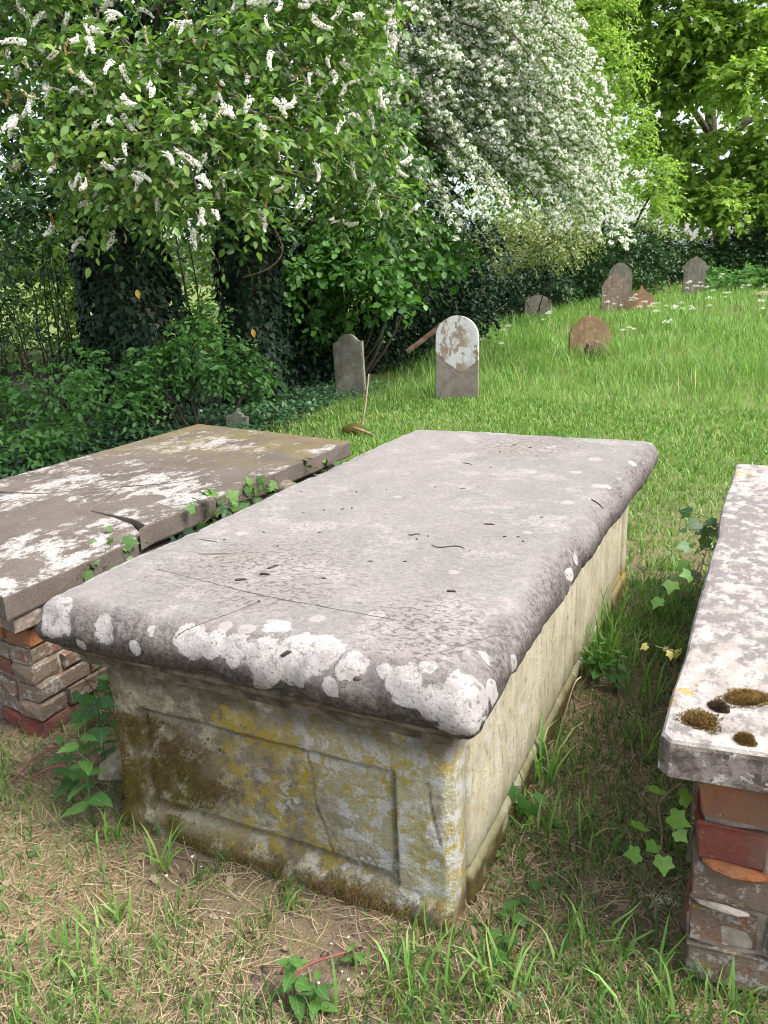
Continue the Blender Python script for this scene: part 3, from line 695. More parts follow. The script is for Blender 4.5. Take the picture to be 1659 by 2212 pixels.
# ------------------------------------------------------------------ right tomb: white crusted slab on brick
ZR = .57
rnl = at_z(1425, 1592, ZR); rfl = at_z(1589, 1000, ZR)
RA = math.atan2(rfl[0]-rnl[0], rfl[1]-rnl[1])
rtomb = empty('brick_tomb', (rnl[0], rnl[1], 0), -RA, 'brick tomb with a white crusted slab dotted with brown moss, cut by the right edge', 'tomb', world=False)
rca, rsa = math.cos(RA), math.sin(RA)
def RL(P): d = np.asarray(P)[:2]-rnl[:2]; return np.array([d[0]*rca-d[1]*rsa, d[0]*rsa+d[1]*rca])
def RP(px, py): return RL(at_z(px, py, ZR))
lenR = RL(rfl)[1]
SLW = slab_white_mat()
fe = RP(1659, 1630); fdir = fe/np.linalg.norm(fe)
poly_slab('ledger_slab', [(.02, 0), tuple(fdir*.98+np.array([0, .02])), (.98, lenR+.02), (.02, lenR), (0, lenR-.02), (0, .02)], ZR-.085, ZR, SLW, rtomb, bevel=.016, jitter=.004, seg=.16, seed=8, rough=.004)
def rpick(c, k, r):
    return {4: [0, 0, 4], 3: [1, 4, 1], 2: [2, 1, 4], 1: [3, 3, 2], 0: [3, 4, 2]}[c][k % 3]
RC = .096
brick_wall(rtomb, (.075, .040, ZR-.087-RC*5), tuple(Vector((fdir[0], fdir[1], 0))), (-fdir[1], fdir[0], 0), .82, 5, RC, .27, 21, rpick)
brick_wall(rtomb, (.068, .150, ZR-.087-RC*5), (0, 1, 0), (1, 0, 0), lenR-.28, 5, RC, .27, 22, lambda c, k, r: r.choice([2, 4, 3, 1]), first=-.05)
inwR = np.array([-fdir[1], fdir[0]]); sR = np.array([.075, .040])
poly_slab('mortar_core', [tuple(sR+inwR*.013+fdir*.014), tuple(sR+inwR*.013+fdir*.80), (.88, lenR-.1), (.083, lenR-.14)], -.06, ZR-.088, MORTAR, rtomb, bevel=.01, jitter=.005, seg=.05, seed=15, rough=.007)
def rough_lump(name, size, mat, parent, loc, rot=(0, 0, 0), seed=0, sub=2, amp=.25, flat=1.0, **kw):
    bm = bmesh.new(); bmesh.ops.create_icosphere(bm, subdivisions=sub, radius=1)
    for v in bm.verts:
        n = fbm(np.array(v.co)+seed*3.1, 1.4, seed, 3)-.5
        v.co = Vector((v.co.x*size[0], v.co.y*size[1], v.co.z*size[2]))*(1+amp*2*n)
    o = bm_obj(name, bm, mat, parent, smooth=sub > 2, **kw); o.location = loc; o.rotation_euler = rot; return o
p = RP(1535, 1800)
tile = rough_lump('tile_sliver', (.062, .026, .013), BRICKS[0], rtomb, (.145, .055, ZR-.087-RC*2-.004), (.05, .06, 0), 3, 2, .2)
rough_lump('mortar_lump', (.055, .022, .012), MORTAR, rtomb, (.125, .058, ZR-.087-RC*3), (0, .08, 0), 5, 2, .2)
bm = None
# moss cushions on the right slab
def moss_mat(name, c1, c2):
    b = NB(name); n = b.noise(130, 5, .7); n2 = b.noise(18, 4)
    return b.fin(b.mix(b.step(n2, .35, .65), b.mix(n, (.06, .04, .015), c1), b.mix(n, (.06, .04, .02), c2)), 1.0, b.bump(n, 1.0, .012), .05)
MOSS_B = moss_mat('brown_moss', (.46, .28, .08), (.36, .23, .08)); MOSS_P = moss_mat('purple_brown_moss', (.20, .125, .10), (.16, .105, .085))
MOSS_G = moss_mat('green_moss', (.13, .115, .02), (.09, .10, .02))
def moss_cushion(px, py, rx, ry, mat, label, seed):
    q = at_z(px, py, ZR); r = np.random.default_rng(seed); n = 2600
    a = r.random(n)*2*math.pi; rr = np.sqrt(r.random(n)); rr = np.where(r.random(n) < .3, rr*1.45, rr); rr = rr*(.65+.5*vnoise(np.stack([np.cos(a), np.sin(a)], -1)+seed, 1.6, seed))
    x, y = rx*rr*np.cos(a), ry*rr*np.sin(a); h = .013*np.sqrt(np.clip(1-rr**2, .06, 1))
    root = empty('moss_cushion', (q[0], q[1], ZR), 0, label, 'moss', 'moss cushions on the white slab')
    P = np.stack([q[0]+x, q[1]+y, np.full(n, ZR-.001)], -1)
    V, T = blades(P, r.random(n)*6.28, (h+.003)*(.6+.7*r.random(n)), .0020, .8, r)
    ob('moss_shoots', mesh_np('moss_shoots', V, T, [mat]), root, kind='stuff')
    bm = bmesh.new(); bmesh.ops.create_icosphere(bm, subdivisions=3, radius=1)
    for v in bm.verts:
        n_ = vnoise(np.array(v.co)+seed, 1.8, seed)+.5; v.co = Vector((v.co.x*rx*n_*.72, v.co.y*ry*n_*.72, max(v.co.z, -.1)*.007*n_))
    o = bm_obj('cushion', bm, mat, root, smooth=True); o.matrix_parent_inverse = Matrix.Identity(4); o.location.z = .001
def blades(P, ang, h, wd, bend, r, lie=0.0, swirl=.35):
    """grass-like blades: P bases, ang headings, h lengths, wd widths, bend 0..1"""
    n = len(P); h = np.broadcast_to(h, (n,)); wd = np.broadcast_to(wd, (n,)); bend = np.broadcast_to(bend, (n,))
    hd = np.stack([np.cos(ang), np.sin(ang), np.zeros(n)], -1); sd_ = np.stack([-np.sin(ang), np.cos(ang), np.zeros(n)], -1)
    tilt_ = (bend*(.35+.9*r.random(n)))
    lv = np.array([0, .38, .74, 1.0]); wv = np.array([.8, 1.0, .62, 0])
    sw = r.normal(0, 1, n)*swirl; pos = P.copy(); pts = [pos.copy()]; th = tilt_*.35+lie
    for k in range(1, 4):
        th = th+tilt_*.55*(1 if k > 1 else .3); th_ = np.minimum(th, 1.75 if np.isscalar(lie) and lie == 0 else 1.62)
        st = (lv[k]-lv[k-1])*h; ang = ang+sw; hd = np.stack([np.cos(ang), np.sin(ang), np.zeros(n)], -1)
        pos = pos+hd*(np.sin(th_)*st)[:, None]+np.array([0, 0, 1])*(np.cos(th_)*st)[:, None]; pts.append(pos.copy())
    V = np.empty((n, 7, 3))
    tw = sd_
    for k in range(3):
        V[:, 2*k] = pts[k]-tw*(wd*wv[k]/2)[:, None]; V[:, 2*k+1] = pts[k]+tw*(wd*wv[k]/2)[:, None]
    V[:, 6] = pts[3]
    t = np.array([(0, 1, 3), (0, 3, 2), (2, 3, 5), (2, 5, 4), (4, 5, 6)])
    T = (np.arange(n)[:, None, None]*7+t[None]).reshape(-1, 3)
    return V.reshape(-1, 3), T
moss_cushion(1513, 1558, .030, .030, MOSS_B, 'round brown moss cushion nearest the front edge corner of the white slab', 1)
moss_cushion(1612, 1510, .046, .030, MOSS_B, 'largest brown moss cushion, towards the right picture edge on the white slab', 2)
moss_cushion(1553, 1530, .013, .016, MOSS_P, 'dark purple moss patch between the two large cushions on the white slab', 3)
moss_cushion(1609, 1600, .014, .014, MOSS_B, 'smallest brown moss tuft near the front edge of the white slab', 4)
# moss shoots over the lower left of the chest tomb's end panel and along its foot
r = np.random.default_rng(5); n = 26000
X = -CW+r.random(n)*CW; Z = r.random(n)*.34; u_ = X+CW
m = np.maximum(sstep(.36, .24, u_*.8+np.abs(Z-.19)), sstep(.075, .02, Z)*.8)*sstep(.36, .55, fbm(np.stack([X, Z], -1), 13, 71, 3)+.06)
k = r.random(n) < m; X, Z = X[k], Z[k]
D = end_depth(X, Z)
P = np.stack([X, D, Z], -1); nk = len(P); L_ = .006+.012*r.random(nk)
dirs = np.stack([r.normal(0, .5, nk), -np.ones(nk), r.normal(-.35, .6, nk)], -1); dirs /= np.linalg.norm(dirs, axis=1)[:, None]
sidev = np.cross(dirs, r.normal(0, 1, (nk, 3))); sidev /= np.linalg.norm(sidev, axis=1)[:, None]
V = np.stack([P-sidev*.0012, P+sidev*.0012, P+dirs*L_[:, None]], 1).reshape(-1, 3)
def mossblade_mat():
    b = NB('moss_shoots'); c = b.ramp(b.island(), [(.1, (.10, .095, .012)), (.45, (.15, .13, .025)), (.75, (.13, .085, .03)), (1, (.075, .07, .015))])
    x, y, z = b.xyz(); br = b.step(b.math('ADD', b.noise(9, 3), b.mul(x, .3)), .22, .36)
    return b.fin(b.mix(b.mul(br, .75), c, (.15, .095, .045)), .95, None, .05)
ob('moss', mesh_np('moss', V, np.arange(nk*3).reshape(-1, 3), [mossblade_mat()]), tomb, kind='stuff')

# ------------------------------------------------------------------ headstones
def stone_mat(name, base, dark, pale, k_pale=.5, green=.0):
    b = NB(name); n1 = b.noise(5, 6, .65); n2 = b.noise(40, 6, .7); n3 = b.noise(2.2, 4)
    col = b.mix(b.step(n1, .35, .65), base, dark); col = b.mix(b.mul(b.step(n2, .5, .7), .4), col, dark)
    col = b.mix(b.mul(b.step(b.noise(13, 6, .7), .68-k_pale*.16, .72-k_pale*.16), .75), col, pale)
    st = b.noise(10, 7, .7, co=b.scaled((1, 1, .25))); col = b.mix(b.mul(b.step(st, .45, .62), .55), col, b.mix(.5, dark, (.03, .03, .025)))
    col = b.mix(b.mul(b.step(b.noise(34, 7, .75), .60-k_pale*.08, .65-k_pale*.08), .6), col, pale)
    if green: col = b.mix(b.mul(b.step(n3, .4, .6), green), col, (.10, .11, .04))
    return b.fin(col, .93, b.bump(n2, .5, .01), .1)
def white_stone_mat():
    b = NB('flaking_white_headstone'); x, y, z = b.xyz()
    n = b.noise(9, 6, .65); n2 = b.noise(45, 6, .7)
    paint = b.mix(b.step(n2, .4, .65), (.46, .47, .48), (.56, .56, .56))
    rust = b.mul(b.step(b.noise(5, 7, .7, co=b.scaled((1, 1, .7), (.4, 0, .3))), .47, .53), b.step(x, .22, .05))
    paint = b.mix(b.mul(rust, .85), paint, b.mix(n2, (.17, .10, .055), (.27, .19, .12)))
    stone = b.mix(b.step(n, .35, .65), (.16, .135, .115), (.23, .20, .175))
    # the paint ends in a ragged V about a third of the way up
    zig = b.math('ADD', b.mul(b.math('ABSOLUTE', b.math('SUBTRACT', x, .05)), .75), b.mul(b.math('SUBTRACT', b.noise(8, 4), .5), .12))
    lim = b.math('ADD', zig, .34)
    f = b.step(b.math('SUBTRACT', z, lim), -.006, .006)
    geo = b.node('ShaderNodeNewGeometry').outputs['Normal']
    col = b.mix(f, stone, paint)
    flake = b.mul(b.step(b.noise(11, 5, .65, co=b.scaled((1, 1, .5), (2, 1, 3))), .56, .58), b.step(x, .16, .21))
    col = b.mix(flake, col, (.19, .15, .115))
    return b.fin(col, .9, b.bump(b.math('ADD', b.mul(f, 1.0), b.mul(n2, .3)), .5, .008), .15)
def arc(cx, cz, r, a0, a1, n=10, rz=None):
    rz = rz or r
    return [(cx+r*math.cos(math.radians(a0+(a1-a0)*i/n)), cz+rz*math.sin(math.radians(a0+(a1-a0)*i/n))) for i in range(n+1)]
def headstone(outline, th, mat, base, rz, lean, label, rim=.012, name='headstone', side_lean=0.0, group=None):
    """outline in (x, z) from bottom right counter-clockwise over the top to bottom left"""
    bm = bmesh.new(); fr = [bm.verts.new((x, -th/2, z)) for x, z in outline]
    f = bm.faces.new(fr); ex = bmesh.ops.extrude_face_region(bm, geom=[f])
    for v in ex['geom']:
        if isinstance(v, bmesh.types.BMVert): v.co.y += th
    bmesh.ops.recalc_face_normals(bm, faces=bm.faces[:])
    ed = [e for e in bm.edges if abs(e.verts[0].co.y-e.verts[1].co.y) < 1e-6]
    bmesh.ops.bevel(bm, geom=ed, offset=rim, segments=2, affect='EDGES', clamp_overlap=True)
    bmesh.ops.triangulate(bm, faces=[f for f in bm.faces if len(f.verts) > 4])
    for v in bm.verts:
        n = vnoise(np.array(v.co)+7.7, 9, 3)-.5; v.co.x += n*.008; v.co.z += (vnoise(np.array(v.co)+3.1, 11, 5)-.5)*.008
    o = bm_obj(name, bm, mat, None); o.location = base; o.rotation_euler = (lean, side_lean, rz)
    return tag(o, label, 'headstone', group)
def sized(px_l, px_r, py_top, py_base, extra=0.0):
    """base point on the ground, width and height of an upright slab seen between these pixels"""
    g_ = ground_hit((px_l+px_r)/2, py_base); Y = g_[1]
    wdt = np.linalg.norm(at(px_r, py_base, Y)-at(px_l, py_base, Y)); hgt = at((px_l+px_r)/2, py_top, Y)[2]-g_[2]
    return g_, wdt, hgt+extra
def grounded(g_, dz=.06): return (g_[0], g_[1], float(terrain(g_[0], g_[1]))-dz)
HS_GREY = stone_mat('grey_headstone', (0.247, 0.240, 0.208), (0.150, 0.137, 0.111), (0.338, 0.338, 0.305), .3, .25)
HS_BROWN = stone_mat('brown_headstone', (.33, .225, .135), (.21, .14, .085), (.44, .34, .23), .4)
HS_DK = stone_mat('dark_headstone', (0.246, 0.217, 0.181), (0.160, 0.142, 0.116), (0.493, 0.486, 0.442), .4, .15)
HS_RB = stone_mat('red_brown_headstone', (0.311, 0.223, 0.169), (0.216, 0.155, 0.121), (0.594, 0.581, 0.540), .5)
HS_SM = stone_mat('small_red_brown_headstone', (0.360, 0.216, 0.132), (0.240, 0.144, 0.096), (0.456, 0.360, 0.276), .25)
HS_W = white_stone_mat()
# white rounded one
g_, w_, h_ = sized(941, 1034, 682, 862, .06)
hw = w_/2*.98
whitehs = headstone([(hw, 0), (hw, h_-hw*.98)]+arc(0, h_-hw*.98, hw, 6, 174, 18, hw*.98)+[(-hw, h_-hw*.98), (-hw, 0)], .085, HS_W, grounded(g_), -.26, -.06,
    'white flaking headstone with a full round top, bare stone below a ragged V', .008)
# grey shouldered one
g_, w_, h_ = sized(727, 793, 722, 858, .06); hw = w_/2
greyhs = headstone([(hw, 0), (hw, h_*.89), (hw*.78, h_*.895)]+arc(0, h_*.85, hw*.70, 25, 155, 12, h_*.15)+[(-hw*.78, h_*.895), (-hw, h_*.88), (-hw, 0)], .085, HS_GREY, grounded(g_), -.30, -.07,
    'mid-grey headstone with shouldered round top beside a leaning stick', .01, side_lean=-.05)
# tiny one behind the left slab
g_, w_, h_ = sized(489, 537, 888, 935, .06); hw = w_/2
headstone([(hw, 0), (hw, h_*.80), (hw*.62, h_*.81), (hw*.5, h_*.90)]+arc(0, h_*.88, hw*.36, 20, 160, 8, h_*.12)+[(-hw*.5, h_*.90), (-hw*.62, h_*.85), (-hw, h_*.85), (-hw, 0)], .07, HS_GREY, grounded(g_), -.25, -.04,
    'tiny low footstone just above the back edge of the cracked left slab', .007, name='footstone', side_lean=.04)
# brown round one with a broken stone before it
g_, w_, h_ = sized(1229, 1316, 682, 772, .05); hw = w_/2
pr = [(hw, 0), (hw, h_*.66), (hw*.93, h_*.67), (hw*.90, h_*.74), (hw*.74, h_*.82), (hw*.66, h_*.83)]+arc(0, h_*.78, hw*.62, 22, 158, 10, h_*.22)+[(-hw*.66, h_*.83), (-hw*.74, h_*.82), (-hw*.90, h_*.74), (-hw*.93, h_*.67), (-hw, h_*.66), (-hw, 0)]
headstone(pr, .09, HS_BROWN, grounded(g_, .05), -.12, -.05, 'orange-brown headstone with scalloped round top standing in the bright grass', .012)
q = ground_hit(1284, 776); q = q-np.array([0, .12, 0]); s_ = q[1]/13.0
rough_lump('broken_stone', (.25*s_, .10, .19*s_), plainmat('broken_stone_face', (.07, .05, .035), (.17, .12, .08), 14, .95, .9), None, (q[0], q[1], float(terrain(q[0], q[1]))+.13), (.15, .22, .1), 4, 2, .55, label='rough broken stump of stone leaning in front of the orange-brown headstone', cat='stone')
# dark low one under the hedge
g_, w_, h_ = sized(1130, 1186, 637, 698, .08); hw = w_/2
headstone([(hw, 0), (hw, h_*.84), (hw*.82, h_*.86)]+arc(0, h_*.74, hw*.85, 32, 148, 10, h_*.26)+[(-hw*.82, h_*.86), (-hw, h_*.80), (-hw, 0)], .09, HS_DK, grounded(g_, .08), -.28, -.05, 'low dark headstone with curved top in the shade under the hedge', .01, side_lean=.08)
# pair: pointed behind, ogee in front; small ogee beside
def pinned(px_l, px_r, py_top, py_base, Y, sink=.1):
    """as sized(), for a stone whose foot is hidden in the grass at distance Y"""
    c = at((px_l+px_r)/2, py_base, Y); gz = float(terrain(c[0], c[1]))
    wdt = np.linalg.norm(at(px_r, py_base, Y)-at(px_l, py_base, Y)); top = at((px_l+px_r)/2, py_top, Y)[2]
    return (c[0], c[1], gz-sink), wdt, top-gz+sink
b_, w_, h_ = pinned(1299, 1354, 585, 668, 18.6); hw = w_/2
headstone([(hw, 0), (hw, h_*.70), (hw*.86, h_*.72), (hw*.80, h_*.79), (hw*.50, h_*.86), (hw*.22, h_*.92), (0, h_), (-hw*.22, h_*.92), (-hw*.50, h_*.86), (-hw*.80, h_*.79), (-hw*.86, h_*.72), (-hw, h_*.70), (-hw, 0)], .10, HS_RB, b_, -.30, -.03,
    'red-brown ogee-topped headstone flecked with white lichen, front of the far pair', .012)
b_, w_, h_ = pinned(1310, 1362, 568, 660, 19.4); hw = w_/2
headstone([(hw, 0), (hw, h_*.62)]+[(hw*math.cos(t)*1.0, h_*(.62+.38*math.sin(t)**.85)) for t in np.linspace(.12, math.pi/2-.08, 8)]+[(0, h_)]+[(-hw*math.cos(t), h_*(.62+.38*math.sin(t)**.85)) for t in np.linspace(math.pi/2-.08, .12, 8)]+[(-hw, h_*.62), (-hw, 0)], .10, HS_DK, b_, -.30, -.02,
    'tall grey pointed-arch headstone with pale rim standing behind the ogee-topped one', .012)
b_, w_, h_ = pinned(1357, 1411, 616, 664, 18.2); hw = w_/2
headstone([(hw, 0), (hw, h_*.60), (hw*.84, h_*.62), (hw*.74, h_*.72), (hw*.42, h_*.78), (hw*.16, h_*.88), (hw*.05, h_*.98), (0, h_), (-hw*.05, h_*.98), (-hw*.16, h_*.88), (-hw*.42, h_*.78), (-hw*.74, h_*.72), (-hw*.84, h_*.62), (-hw, h_*.60), (-hw, 0)], .09, HS_SM, b_, -.25, -.04,
    'small rusty-brown headstone with a finial point, right of the far pair', .012)
b_, w_, h_ = pinned(1467, 1522, 553, 640, 21.6); hw = w_/2
headstone([(hw*.92, 0), (hw*.86, h_*.14), (hw*.80, h_*.16), (hw*.80, h_*.66), (hw, h_*.70), (hw, h_*.76), (hw*.78, h_*.80), (hw*.70, h_*.86), (hw*.48, h_*.90), (0, h_), (-hw*.48, h_*.90), (-hw*.70, h_*.86), (-hw*.78, h_*.80), (-hw, h_*.76), (-hw, h_*.70), (-hw*.80, h_*.66), (-hw*.80, h_*.16), (-hw*.86, h_*.14), (-hw*.92, 0)], .13, HS_DK, b_, -.30, -.02,
    'tall gabled headstone with shoulders, farthest right against the dark hedge', .014, side_lean=.05)
b_, w_, h_ = pinned(1625, 1700, 628, 648, 19.0)
rough_lump('fallen_stone', (w_/2, .3, .08), HS_RB, None, (b_[0], b_[1], b_[2]+.14), (0, .04, 0), 9, 2, .12, label='low flat stone lying in tall grass at the right picture edge', cat='stone')

# rusty rail leaning out of the hedge behind the white headstone, stick and mossy stump
RUST = plainmat('rust_and_old_paint', (.16, .07, .035), (.36, .27, .20), 9, .9, .5)
a, c = at(880, 760, 10.6), at(955, 702, 10.4)
bm = bmesh.new(); bmesh.ops.create_cube(bm, size=1)
for v in bm.verts: v.co = Vector((v.co.x*.035, v.co.y*np.linalg.norm(c-a), v.co.z*.062))
bmesh.ops.bevel(bm, geom=bm.edges[:], offset=.006, segments=1, affect='EDGES')
bmesh.ops.subdivide_edges(bm, edges=[e for e in bm.edges if e.calc_length() > .2], cuts=6)
for v in bm.verts: v.co += Vector([(vnoise(np.array(v.co)+i*5, 7, i)-.5)*.02 for i in range(3)])
beam = bm_obj('rusty_rail', bm, RUST); beam.location = (a+c)/2
beam.rotation_euler = Vector(c-a).to_track_quat('Y', 'Z').to_euler()
tag(beam, 'flaking rust-brown rail slanting out of the ivy behind the white headstone', 'rail')
post = None
STICK = plainmat('dead_wood', (.16, .12, .085), (.27, .215, .16), 40, .9, .5)
a, c = at(779, 925, 7.45), at(797, 808, 7.75)
V, T = tube_np(curve_pts([a-np.array([0, 0, .05]), a+(c-a)*.4+np.array([.012, 0, 0]), c], 10), np.linspace(.011, .008, 10), 7)
ob('stick', mesh_np('stick', V, T, [STICK]), label='thin bare stick propped upright before the grey headstone', cat='stick')
q = ground_hit(768, 938)
rough_lump('mossy_stump', (.115, .09, .085), MOSS_G, None, (q[0], q[1], float(terrain(q[0], q[1]))+.02), (.1, .25, 0), 6, 3, .25, label='mossy brown lump of stump at the foot of the upright stick', cat='stump')
q = ground_hit(787, 942); a = np.array([q[0]-.10, q[1], q[2]+.08]); c = np.array([q[0]+.10, q[1]-.05, q[2]+.0])
V, T = tube_np(curve_pts([a, (a+c)/2+np.array([0, 0, .01]), c], 6), .014, 6)
ob('broken_branch', mesh_np('broken_branch', V, T, [STICK]), label='short broken branch lying beside the mossy stump', cat='branch')

# ------------------------------------------------------------------ leaves
def tpl(verts, tris): return np.array(verts, float), np.array(tris)
OVAL = tpl([(0, 0, 0), (.20, .20, .05), (.27, .50, .06), (.14, .80, .03), (0, 1, -.06), (-.14, .80, .03), (-.27, .50, .06), (-.20, .20, .05), (0, .5, 0)],
           [(0, 1, 8), (1, 2, 8), (2, 3, 8), (3, 4, 8), (4, 5, 8), (5, 6, 8), (6, 7, 8), (7, 0, 8)])
OVAL4 = tpl([(0, 0, 0), (.25, .30, .05), (.20, .70, .03), (0, 1, -.06), (-.20, .70, .03), (-.25, .30, .05)], [(0, 1, 2), (0, 2, 3), (0, 3, 4), (0, 4, 5)])
ROUND = tpl([(0, 0, 0), (.33, .12, .05), (.44, .45, .07), (.27, .80, .03), (0, 1, -.08), (-.27, .80, .03), (-.44, .45, .07), (-.33, .12, .05), (0, .45, 0)],
            [(0, 1, 8), (1, 2, 8), (2, 3, 8), (3, 4, 8), (4, 5, 8), (5, 6, 8), (6, 7, 8), (7, 0, 8)])
ROUND4 = tpl([(0, 0, 0), (.40, .30, .06), (.28, .78, .03), (0, 1, -.06), (-.28, .78, .03), (-.40, .30, .06)], [(0, 1, 2), (0, 2, 3), (0, 3, 4), (0, 4, 5)])
IVY = tpl([(0, .04, 0), (.20, -.10, .0), (.42, .02, -.03), (.40, .20, .02), (.56, .42, -.05), (.27, .56, .03), (0, 1.0, -.10), (-.27, .56, .03), (-.56, .42, -.05), (-.40, .20, .02), (-.42, .02, -.03), (-.20, -.10, 0), (0, .38, .04)],
          [(i, i+1, 12) for i in range(11)]+[(11, 0, 12)])
IVY3 = tpl([(0, 0, 0), (.48, .12, -.02), (.22, .52, .03), (0, 1, -.06), (-.22, .52, .03), (-.48, .12, -.02)], [(0, 1, 2), (0, 2, 3), (0, 3, 4), (0, 4, 5)])
MAPLE = tpl([(0, 0, 0), (.30, -.04, -.03), (.24, .22, .02), (.62, .42, -.05), (.30, .52, .02), (0, 1.0, -.07), (-.30, .52, .02), (-.62, .42, -.05), (-.24, .22, .02), (-.30, -.04, -.03), (0, .36, .02)],
            [(i, i+1, 10) for i in range(9)]+[(9, 0, 10)])
NETTLE = tpl([(0, 0, 0)]+[(s*x, y, z) for s, seq in ((1, ((.22, .05, .03), (.30, .16, .05), (.27, .22, .04), (.31, .34, .05), (.26, .40, .04), (.27, .52, .04), (.20, .58, .03), (.20, .70, .02), (.12, .80, 0))), ) for x, y, z in seq]
             + [(0, 1, -.08)]+[(-x, y, z) for x, y, z in ((.12, .80, 0), (.20, .70, .02), (.20, .58, .03), (.27, .52, .04), (.26, .40, .04), (.31, .34, .05), (.27, .22, .04), (.30, .16, .05), (.22, .05, .03))]+[(0, .4, 0)],
             [(i, i+1, 20) for i in range(19)]+[(19, 0, 20)])
def unit(v): return v/(np.linalg.norm(v, axis=-1, keepdims=True)+1e-9)
def leaf_frames(D, Nn):
    D = unit(D); S = unit(np.cross(D, Nn)); Nn = np.cross(S, D); return S, D, Nn
def leaves_np(P, D, Nn, size, template):
    tv, tt = template; S, D, Nn = leaf_frames(D, Nn); size = np.broadcast_to(size, (len(P),))
    V = P[:, None]+size[:, None, None]*(S[:, None]*tv[None, :, 0:1]+D[:, None]*tv[None, :, 1:2]+Nn[:, None]*tv[None, :, 2:3])
    T = (np.arange(len(P))[:, None, None]*len(tv)+tt[None]).reshape(-1, 3)
    return V.reshape(-1, 3), T
_leafmesh = {}
def leaf_objects(root, P, D, Nn, size, template, mat, key, name='leaf'):
    """each leaf an object of its own, sharing one mesh"""
    if key not in _leafmesh: _leafmesh[key] = mesh_np(name, template[0], template[1], [mat])
    S, D, Nn = leaf_frames(D, Nn); size = np.broadcast_to(size, (len(P),))
    for i in range(len(P)):
        o = bpy.data.objects.new(name, _leafmesh[key]); link(o, root); s = float(size[i])
        o.matrix_basis = Matrix(((S[i, 0]*s, D[i, 0]*s, Nn[i, 0]*s, P[i, 0]), (S[i, 1]*s, D[i, 1]*s, Nn[i, 1]*s, P[i, 1]), (S[i, 2]*s, D[i, 2]*s, Nn[i, 2]*s, P[i, 2]), (0, 0, 0, 1)))
def nearest(P, size, n, lim=None):
    """indices of the n leaves that show largest from the camera and lie inside the picture"""
    d = P-EYE; z = d@FW; x = d@RT/z*F_PX+CX; y = CY-d@UPV/z*F_PX
    sc_ = np.broadcast_to(size, (len(P),))/np.maximum(z, .1); sc_ = np.where((x > 0) & (x < 1659) & (y > 0) & (y < 2212), sc_, 0)
    return np.argsort(-sc_)[:n]
def split_foliage(root, F, template, mat, key, n=300, name='foliage', far=None, leafname='leaf'):
    """the n largest leaves as single parts, the rest as one mass"""
    P, D, Nn, S = F; k = nearest(P, S, n) if n else np.array([], int)
    if n: leaf_objects(root, P[k], D[k], Nn[k], S[k], template, mat, key, leafname)
    m = np.ones(len(P), bool); m[k] = False
    V, T = leaves_np(P[m], D[m], Nn[m], S[m], far or template)
    return ob(name, mesh_np(name, V, T, [mat]), root, kind='stuff')

def twigs(starts, dirs, L, droop, nleaf, size, r, spread=.9, up=.8, sz_var=.35):
    """leafy twigs: returns leaf arrays and the twig centre lines"""
    n = len(starts); L = np.broadcast_to(L, (n,)); dirs = unit(dirs)
    t = (np.arange(nleaf)+.6)/nleaf; t = np.clip(t[None]+r.normal(0, .03, (n, nleaf)), .05, 1)
    def pos(tt): return starts[:, None]+dirs[:, None]*(L[:, None]*tt)[..., None]-np.array([0, 0, 1])*(droop*L[:, None]*tt**2)[..., None]
    P = pos(t)
    tan = unit(dirs[:, None]-np.array([0, 0, 1])*(2*droop*t)[..., None])
    side = unit(np.cross(tan, np.array([0, 0, 1.0]))); sgn = np.where((np.arange(nleaf) % 2)[None, :, None] == 0, 1.0, -1.0)
    D = unit(tan*.7+side*sgn*spread+r.normal(0, .35, P.shape)-np.array([0, 0, .35]))
    Nn = unit(np.array([0, 0, up])+r.normal(0, .42, P.shape)+tan*.15)
    S = size*(1-sz_var+2*sz_var*r.random((n, nleaf)))
    tl = np.linspace(0, 1, 4)[None].repeat(n, 0)
    return (P.reshape(-1, 3), D.reshape(-1, 3), Nn.reshape(-1, 3), S.ravel()), pos(tl)
def catF(*Fs): return tuple(np.concatenate([f[i] for f in Fs]) for i in range(4))
def twig_mesh(lines, rad=.003):
    parts = [tube_np(l, np.linspace(rad, rad*.35, len(l)), 3, False) for l in lines]
    return join_np(parts)
def shell_points(c, rad, n, r, inner=.35, front=0.0):
    """points through an ellipsoid, denser towards its skin; front>0 favours the side facing the camera"""
    v = unit(r.normal(0, 1, (n, 3)))
    if front: v[:, 1] = np.where(r.random(n) < front, -np.abs(v[:, 1]), v[:, 1])
    rr = inner+(1-inner)*r.random(n)**.5
    return np.asarray(c)+v*rr[:, None]*np.asarray(rad), v
def limb(a, b, r0, r1, r, sag=.1, n=12, wob=.06, sides=7):
    a, b = np.asarray(a, float), np.asarray(b, float); L = np.linalg.norm(b-a)
    pts = [a]
    for t in (.25, .5, .75): pts.append(a+(b-a)*t+r.normal(0, wob*L*.5, 3)+np.array([0, 0, sag*L*math.sin(t*math.pi)]))
    pts.append(b); pts = curve_pts(pts, n)
    return tube_np(pts, np.linspace(r0, r1, n), sides)
def blob_foliage(blobs, r, leaf, L, droop, nleaf, dens, front=.6, out=.8, up=.8, spread=.9, hang=0.0):
    """blobs: (centre, radii); dens twigs per unit of surface"""
    Fs, lines = [], []
    for c, rad in blobs:
        rad = np.asarray(rad, float); n = max(4, int(dens*(rad[0]*rad[2]*4)))
        p, v = shell_points(c, rad, n, r, .3, front)
        d = unit(v*out+r.normal(0, .45, v.shape)+np.array([0, 0, -hang]))
        F, ln = twigs(p-d*L*.5, d, L*(.7+.6*r.random(n)), droop, nleaf, leaf, r, spread, up); Fs.append(F); lines.append(ln)
    return catF(*Fs), np.concatenate(lines)
BARK = plainmat('bark', (.045, .038, .030), (.10, .085, .065), 25, .95, .9)
